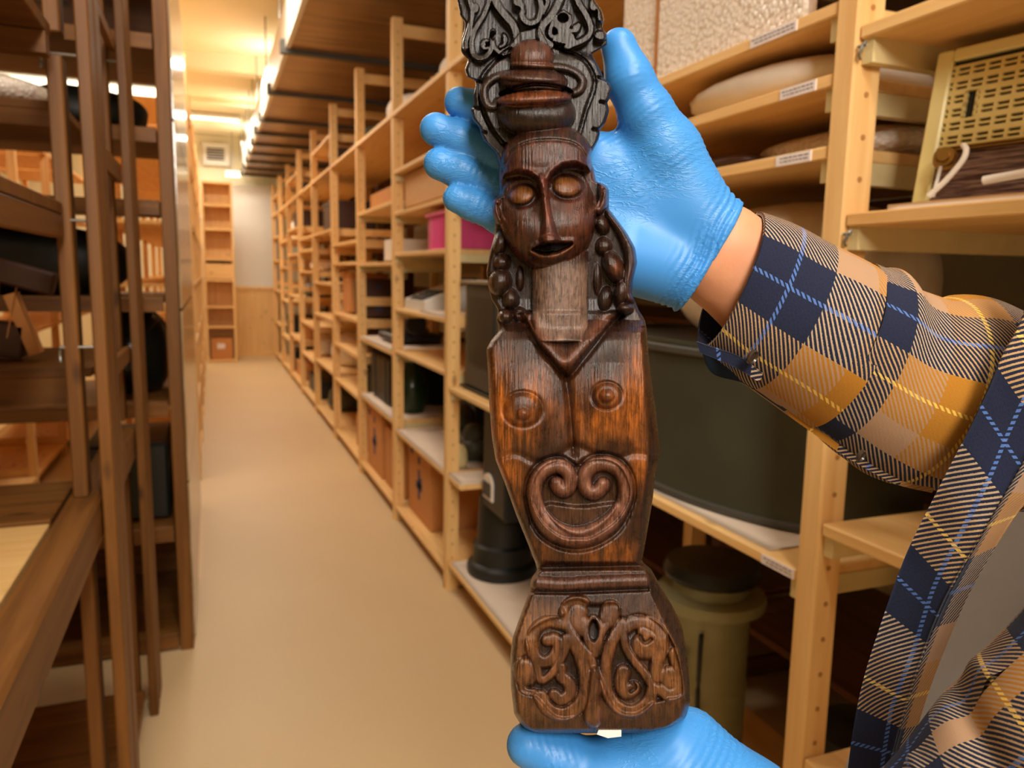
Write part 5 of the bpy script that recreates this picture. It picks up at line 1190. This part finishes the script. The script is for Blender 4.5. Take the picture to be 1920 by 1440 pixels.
# --- sleeves
def sleeve(name, secs, hdz, folds, seed, vshift=0.0, ushift=0.0, n=120, m=190, thick=.0022, mat=None, amp=1.0):
    S_ = catmull(np.array(secs, float), 12)      # columns: Ux Uy Lx Ly depth halfdepth
    t0 = np.linspace(0, len(S_) - 1, m); S_ = np.stack([np.interp(t0, np.arange(len(S_)), S_[:, k]) for k in range(S_.shape[1])], -1)
    U3 = C(S_[:, 0], S_[:, 1], S_[:, 4]); L3 = C(S_[:, 2], S_[:, 3], S_[:, 4]); cen = (U3 + L3) / 2; a = (U3 - L3) / 2
    T_ = np.gradient(cen, axis=0); T_ /= np.linalg.norm(T_, axis=1)[:, None]
    b = np.cross(T_, a); b /= np.linalg.norm(b, axis=1)[:, None]; b *= S_[:, 5:6]
    arc = np.concatenate([[0], np.cumsum(np.linalg.norm(np.diff(cen, axis=0), axis=1))])
    th = np.linspace(0, 2 * np.pi, n + 1)
    rs = np.random.RandomState(seed)
    A, TH = np.meshgrid(arc, th, indexing='ij')
    disp = np.zeros_like(A)
    for k in range(7):
        fa, ft, ph = rs.uniform(40, 120), rs.randint(1, 4), rs.uniform(0, 6); disp += amp * .0009 * np.sin(A * fa + ft * TH + ph) * np.clip(np.sin(TH * rs.randint(1, 3) + ph * 2), 0, 1)
    for (s0, wd, am, tc_, tw_, sl_) in folds:
        dt = np.abs((TH - tc_ + np.pi) % (2 * np.pi) - np.pi); disp += am * np.exp(-((A - s0 - sl_ * (TH - tc_)) / wd) ** 2) * np.exp(-(dt / tw_) ** 2)
    nrm_ = a[:, None] * np.cos(TH)[..., None] + b[:, None] * np.sin(TH)[..., None]
    nl = nrm_ / np.linalg.norm(nrm_, axis=2)[..., None]
    P = cen[:, None] + nrm_ + nl * disp[..., None]
    Pi = P - nl * thick
    circ = 2 * np.pi * np.sqrt((np.linalg.norm(a, axis=1).mean() ** 2 + S_[:, 5].mean() ** 2) / 2)
    uv = np.stack([A / .042 + ushift, -TH / (2 * np.pi) * circ / .042 + vshift], -1)
    N = m * (n + 1); V = np.concatenate([P.reshape(-1, 3), Pi.reshape(-1, 3)]); uvs = np.concatenate([uv.reshape(-1, 2)] * 2)
    i = np.arange(m - 1)[:, None] * (n + 1) + np.arange(n)[None]
    q = np.stack([i, i + 1, i + n + 2, i + n + 1], -1).reshape(-1, 4)
    e0 = np.arange(n); r0 = np.stack([e0 + 1, e0, e0 + N, e0 + 1 + N], -1); l_ = (m - 1) * (n + 1) + np.arange(n); r1 = np.stack([l_, l_ + 1, l_ + 1 + N, l_ + N], -1)
    return mesh_obj(name, toworld(V), np.concatenate([q[:, ::-1], q + N, r0, r1]), mat or M_plaid, person, True, origin=toworld(V.mean(0)), uvs=uvs), cen, a, b
PI = math.pi
secs = [(1418, 398, 1318, 652, .449, .036), (1475, 420, 1352, 684, .450, .039), (1535, 452, 1402, 722, .451, .042), (1592, 480, 1462, 764, .452, .045), (1632, 502, 1512, 800, .454, .047)]
slv1 = [(1618, 500, 1500, 790, .455, .046), (1648, 513, 1540, 822, .456, .049), (1700, 536, 1592, 862, .459, .052), (1768, 550, 1668, 900, .464, .055), (1850, 566, 1762, 922, .470, .058), (1925, 590, 1862, 950, .480, .060), (2060, 600, 2010, 960, .505, .060), (2230, 560, 2160, 900, .560, .060), (2240, 470, 2080, 740, .66, .060), (2130, 400, 1990, 620, .75, .062)]
cuff, _, _, _ = sleeve('cuff', secs, 0, [(.035, .006, .0018, PI * 1.2, .8, .004)], 4, vshift=2.1, ushift=0.0, m=90, amp=.5)
sl, _, _, _ = sleeve('sleeve', slv1, 0, [(.012, .008, .004, PI * 1.5, 1.2, .006), (.030, .007, -.005, PI * 1.6, 1.0, .01), (.045, .010, .004, PI * 1.35, .9, -.01), (.10, .02, .005, PI * 1.5, 1.0, .01), (.02, .006, .004, .2, .8, 0), (.055, .008, -.004, 6.1, .7, 0)], 9, vshift=2.1, ushift=.6, amp=1.3)
# left arm sleeve, close to the camera
slv2 = [(1600, 1525, 1745, 1830, .375, .045), (1665, 1463, 1850, 1780, .365, .050), (1790, 1343, 2040, 1640, .345, .055), (1920, 1222, 2230, 1520, .330, .060), (2100, 1020, 2500, 1400, .315, .062), (2350, 850, 2800, 1300, .31, .064), (2700, 560, 3050, 1000, .35, .066), (2850, 300, 3100, 600, .42, .066)]
sl2, _, _, _ = sleeve('sleeve', slv2, 0, [(.05, .006, .003, .3, .8, .01), (.09, .008, -.004, .2, .9, .0)], 12, vshift=1.34, ushift=1.9, amp=1.2)
# cuff slit lining, plackets and buttons
def strip(name, A, B, da, db, mat, thick=.0025, uv0=(0, 0), parent=person, n=60, m=12, wav=0.0):
    A = catmull(A, 12); B = catmull(B, 12); t_ = np.linspace(0, 1, n)
    ra = lambda P: np.stack([np.interp(t_, np.linspace(0, 1, len(P)), P[:, k]) for k in range(2)], -1)
    A, B = ra(A), ra(B); s = np.linspace(0, 1, m)
    PXY = A[:, None] * (1 - s)[None, :, None] + B[:, None] * s[None, :, None]
    da = np.asarray(da, float); db = np.asarray(db, float)
    Dp = np.interp(t_, np.linspace(0, 1, max(da.size, 1)) if da.size > 1 else [0], np.atleast_1d(da))[:, None] * (1 - s) + np.interp(t_, np.linspace(0, 1, db.size) if db.size > 1 else [0], np.atleast_1d(db))[:, None] * s
    Dp = Dp + wav * np.sin(t_ * 23)[:, None] * np.sin(s * 3)[None]
    P = C(PXY[..., 0], PXY[..., 1], Dp)
    du = np.gradient(P, axis=0); dv = np.gradient(P, axis=1); nn_ = np.cross(du, dv); nn_ /= np.linalg.norm(nn_, axis=2)[..., None] + 1e-12
    if nn_[..., 2].mean() < 0: nn_ = -nn_
    al = np.concatenate([[0], np.cumsum(np.linalg.norm(np.diff(P[:, 0], axis=0), axis=1))]); wd = np.linalg.norm(P - P[:, :1], axis=2)
    uv = np.stack([wd / .042 + uv0[0], al[:, None] / .042 + uv0[1] + 0 * wd], -1).reshape(-1, 2)
    f0 = P + nn_ * thick / 2; f1 = P - nn_ * thick / 2; N = n * m
    i = np.arange(n - 1)[:, None] * m + np.arange(m - 1)[None]; q = np.stack([i, i + 1, i + m + 1, i + m], -1).reshape(-1, 4)
    rim = [k for k in range(m)] + [k * m + m - 1 for k in range(1, n)] + [(n - 1) * m + k for k in range(m - 2, -1, -1)] + [k * m for k in range(n - 2, 0, -1)]
    rq = np.array([(a, b, b + N, a + N) for a, b in zip(rim, rim[1:] + rim[:1])])
    V = np.concatenate([f0.reshape(-1, 3), f1.reshape(-1, 3)])
    return mesh_obj(name, toworld(V), np.concatenate([q, q[:, ::-1] + N, rq]), mat, parent, True, origin=toworld(V.mean(0)), uvs=np.concatenate([uv, uv]))
strip('cuff_lining', [(1312, 648), (1345, 668), (1400, 702), (1440, 735), (1478, 766)], [(1322, 664), (1338, 700), (1395, 716), (1435, 742), (1472, 768)], .447, .452, M_navy)
strip('cuff_placket', [(1306, 640), (1340, 652), (1385, 668), (1430, 700)], [(1312, 660), (1342, 672), (1385, 692), (1424, 716)], .428, .430, M_plaid, uv0=(.1, .2))
strip('sleeve_placket', [(1474, 760), (1520, 788), (1585, 838), (1680, 890), (1750, 912)], [(1480, 776), (1518, 806), (1580, 850), (1672, 902), (1745, 920)], .448, .450, M_plaid, .004, uv0=(1.7, 1.6))
for (bx, by, bd, r_) in ((1408, 668, .417, .0042), (1611, 853, .420, .0036)):
    v, f = lathe_geo([(.0001, 0), (r_ * .7, 0), (r_, -.0004), (r_, -.0016), (r_ * .8, -.0022), (r_ * .62, -.0012), (.0001, -.0012)], (0, 0, 0), 24)
    R_ = np.array(Matrix.Rotation(.5, 3, 'X') @ Matrix.Rotation(.6, 3, 'Y')); v = v * [1, 1, -1]; v = v @ R_.T + C(bx, by, bd)
    mesh_obj('button', toworld(v), f, M_button, person, origin=toworld(v.mean(0)))
# shirt front with its placket, hanging open
OUT = [(1990, 380), (1948, 500), (1915, 600), (1880, 665), (1850, 735), (1805, 830), (1760, 920), (1700, 1042), (1652, 1175), (1616, 1300), (1592, 1440), (1575, 1600), (1570, 1760)]
MIDL = [(2090, 420), (2050, 560), (2005, 680), (1960, 770), (1925, 850), (1880, 930), (1835, 1010), (1775, 1120), (1730, 1230), (1695, 1340), (1668, 1450), (1655, 1600), (1650, 1760)]
INN = [(2130, 470), (2090, 600), (2050, 720), (2005, 800), (1965, 870), (1925, 930), (1885, 985), (1815, 1105), (1765, 1220), (1725, 1330), (1695, 1450), (1690, 1600), (1690, 1760)]
strip('shirt_front', OUT, MIDL, [.392, .392, .392, .392, .395, .40, .41, .425, .435, .445, .45, .46, .47], [.385, .385, .385, .385, .387, .39, .395, .405, .415, .42, .43, .435, .44], M_plaid, .003, uv0=(2.5, .35), n=150, m=16, wav=.001)
strip('front_facing', [(x - 4, y) for x, y in MIDL], INN, [.3865, .3865, .3865, .3865, .3885, .3915, .3965, .4065, .4165, .4215, .4315, .4365, .4415], [.395, .395, .395, .395, .397, .40, .405, .415, .425, .43, .44, .445, .45], M_plaid, .003, uv0=(3.4, .6), n=150, m=8)
# shirt back and far side around the torso
def shirtfn(X, Y, Z):
    d = torso(X, Y, Z, .024) + .002 * np.sin(Y * 60 + Z * 30)
    s = (X - SH[0]) * ax_t[0] + (Y - SH[1]) * ax_t[1] + (Z - SH[2]) * ax_t[2]
    cx_ = SH[0] + ax_t[0] * s; fr_ = cx_ - X
    d = np.maximum(d, -torso(X, Y, Z, .018)); d = np.maximum(d, fr_ - .035)
    d = np.maximum(d, -cap(X, Y, Z, SH + UC * .10, SH + UC * .2, .08, .085))
    return np.maximum(d, s - .70)
child_sdf('shirt_back', shirtfn, (.22, -.66, -.86), (.82, .25, -.28), .0055, M_plaid, lambda v: np.stack([v[:, 2] / .042 + v[:, 0] / .06, v[:, 1] / .042], -1))
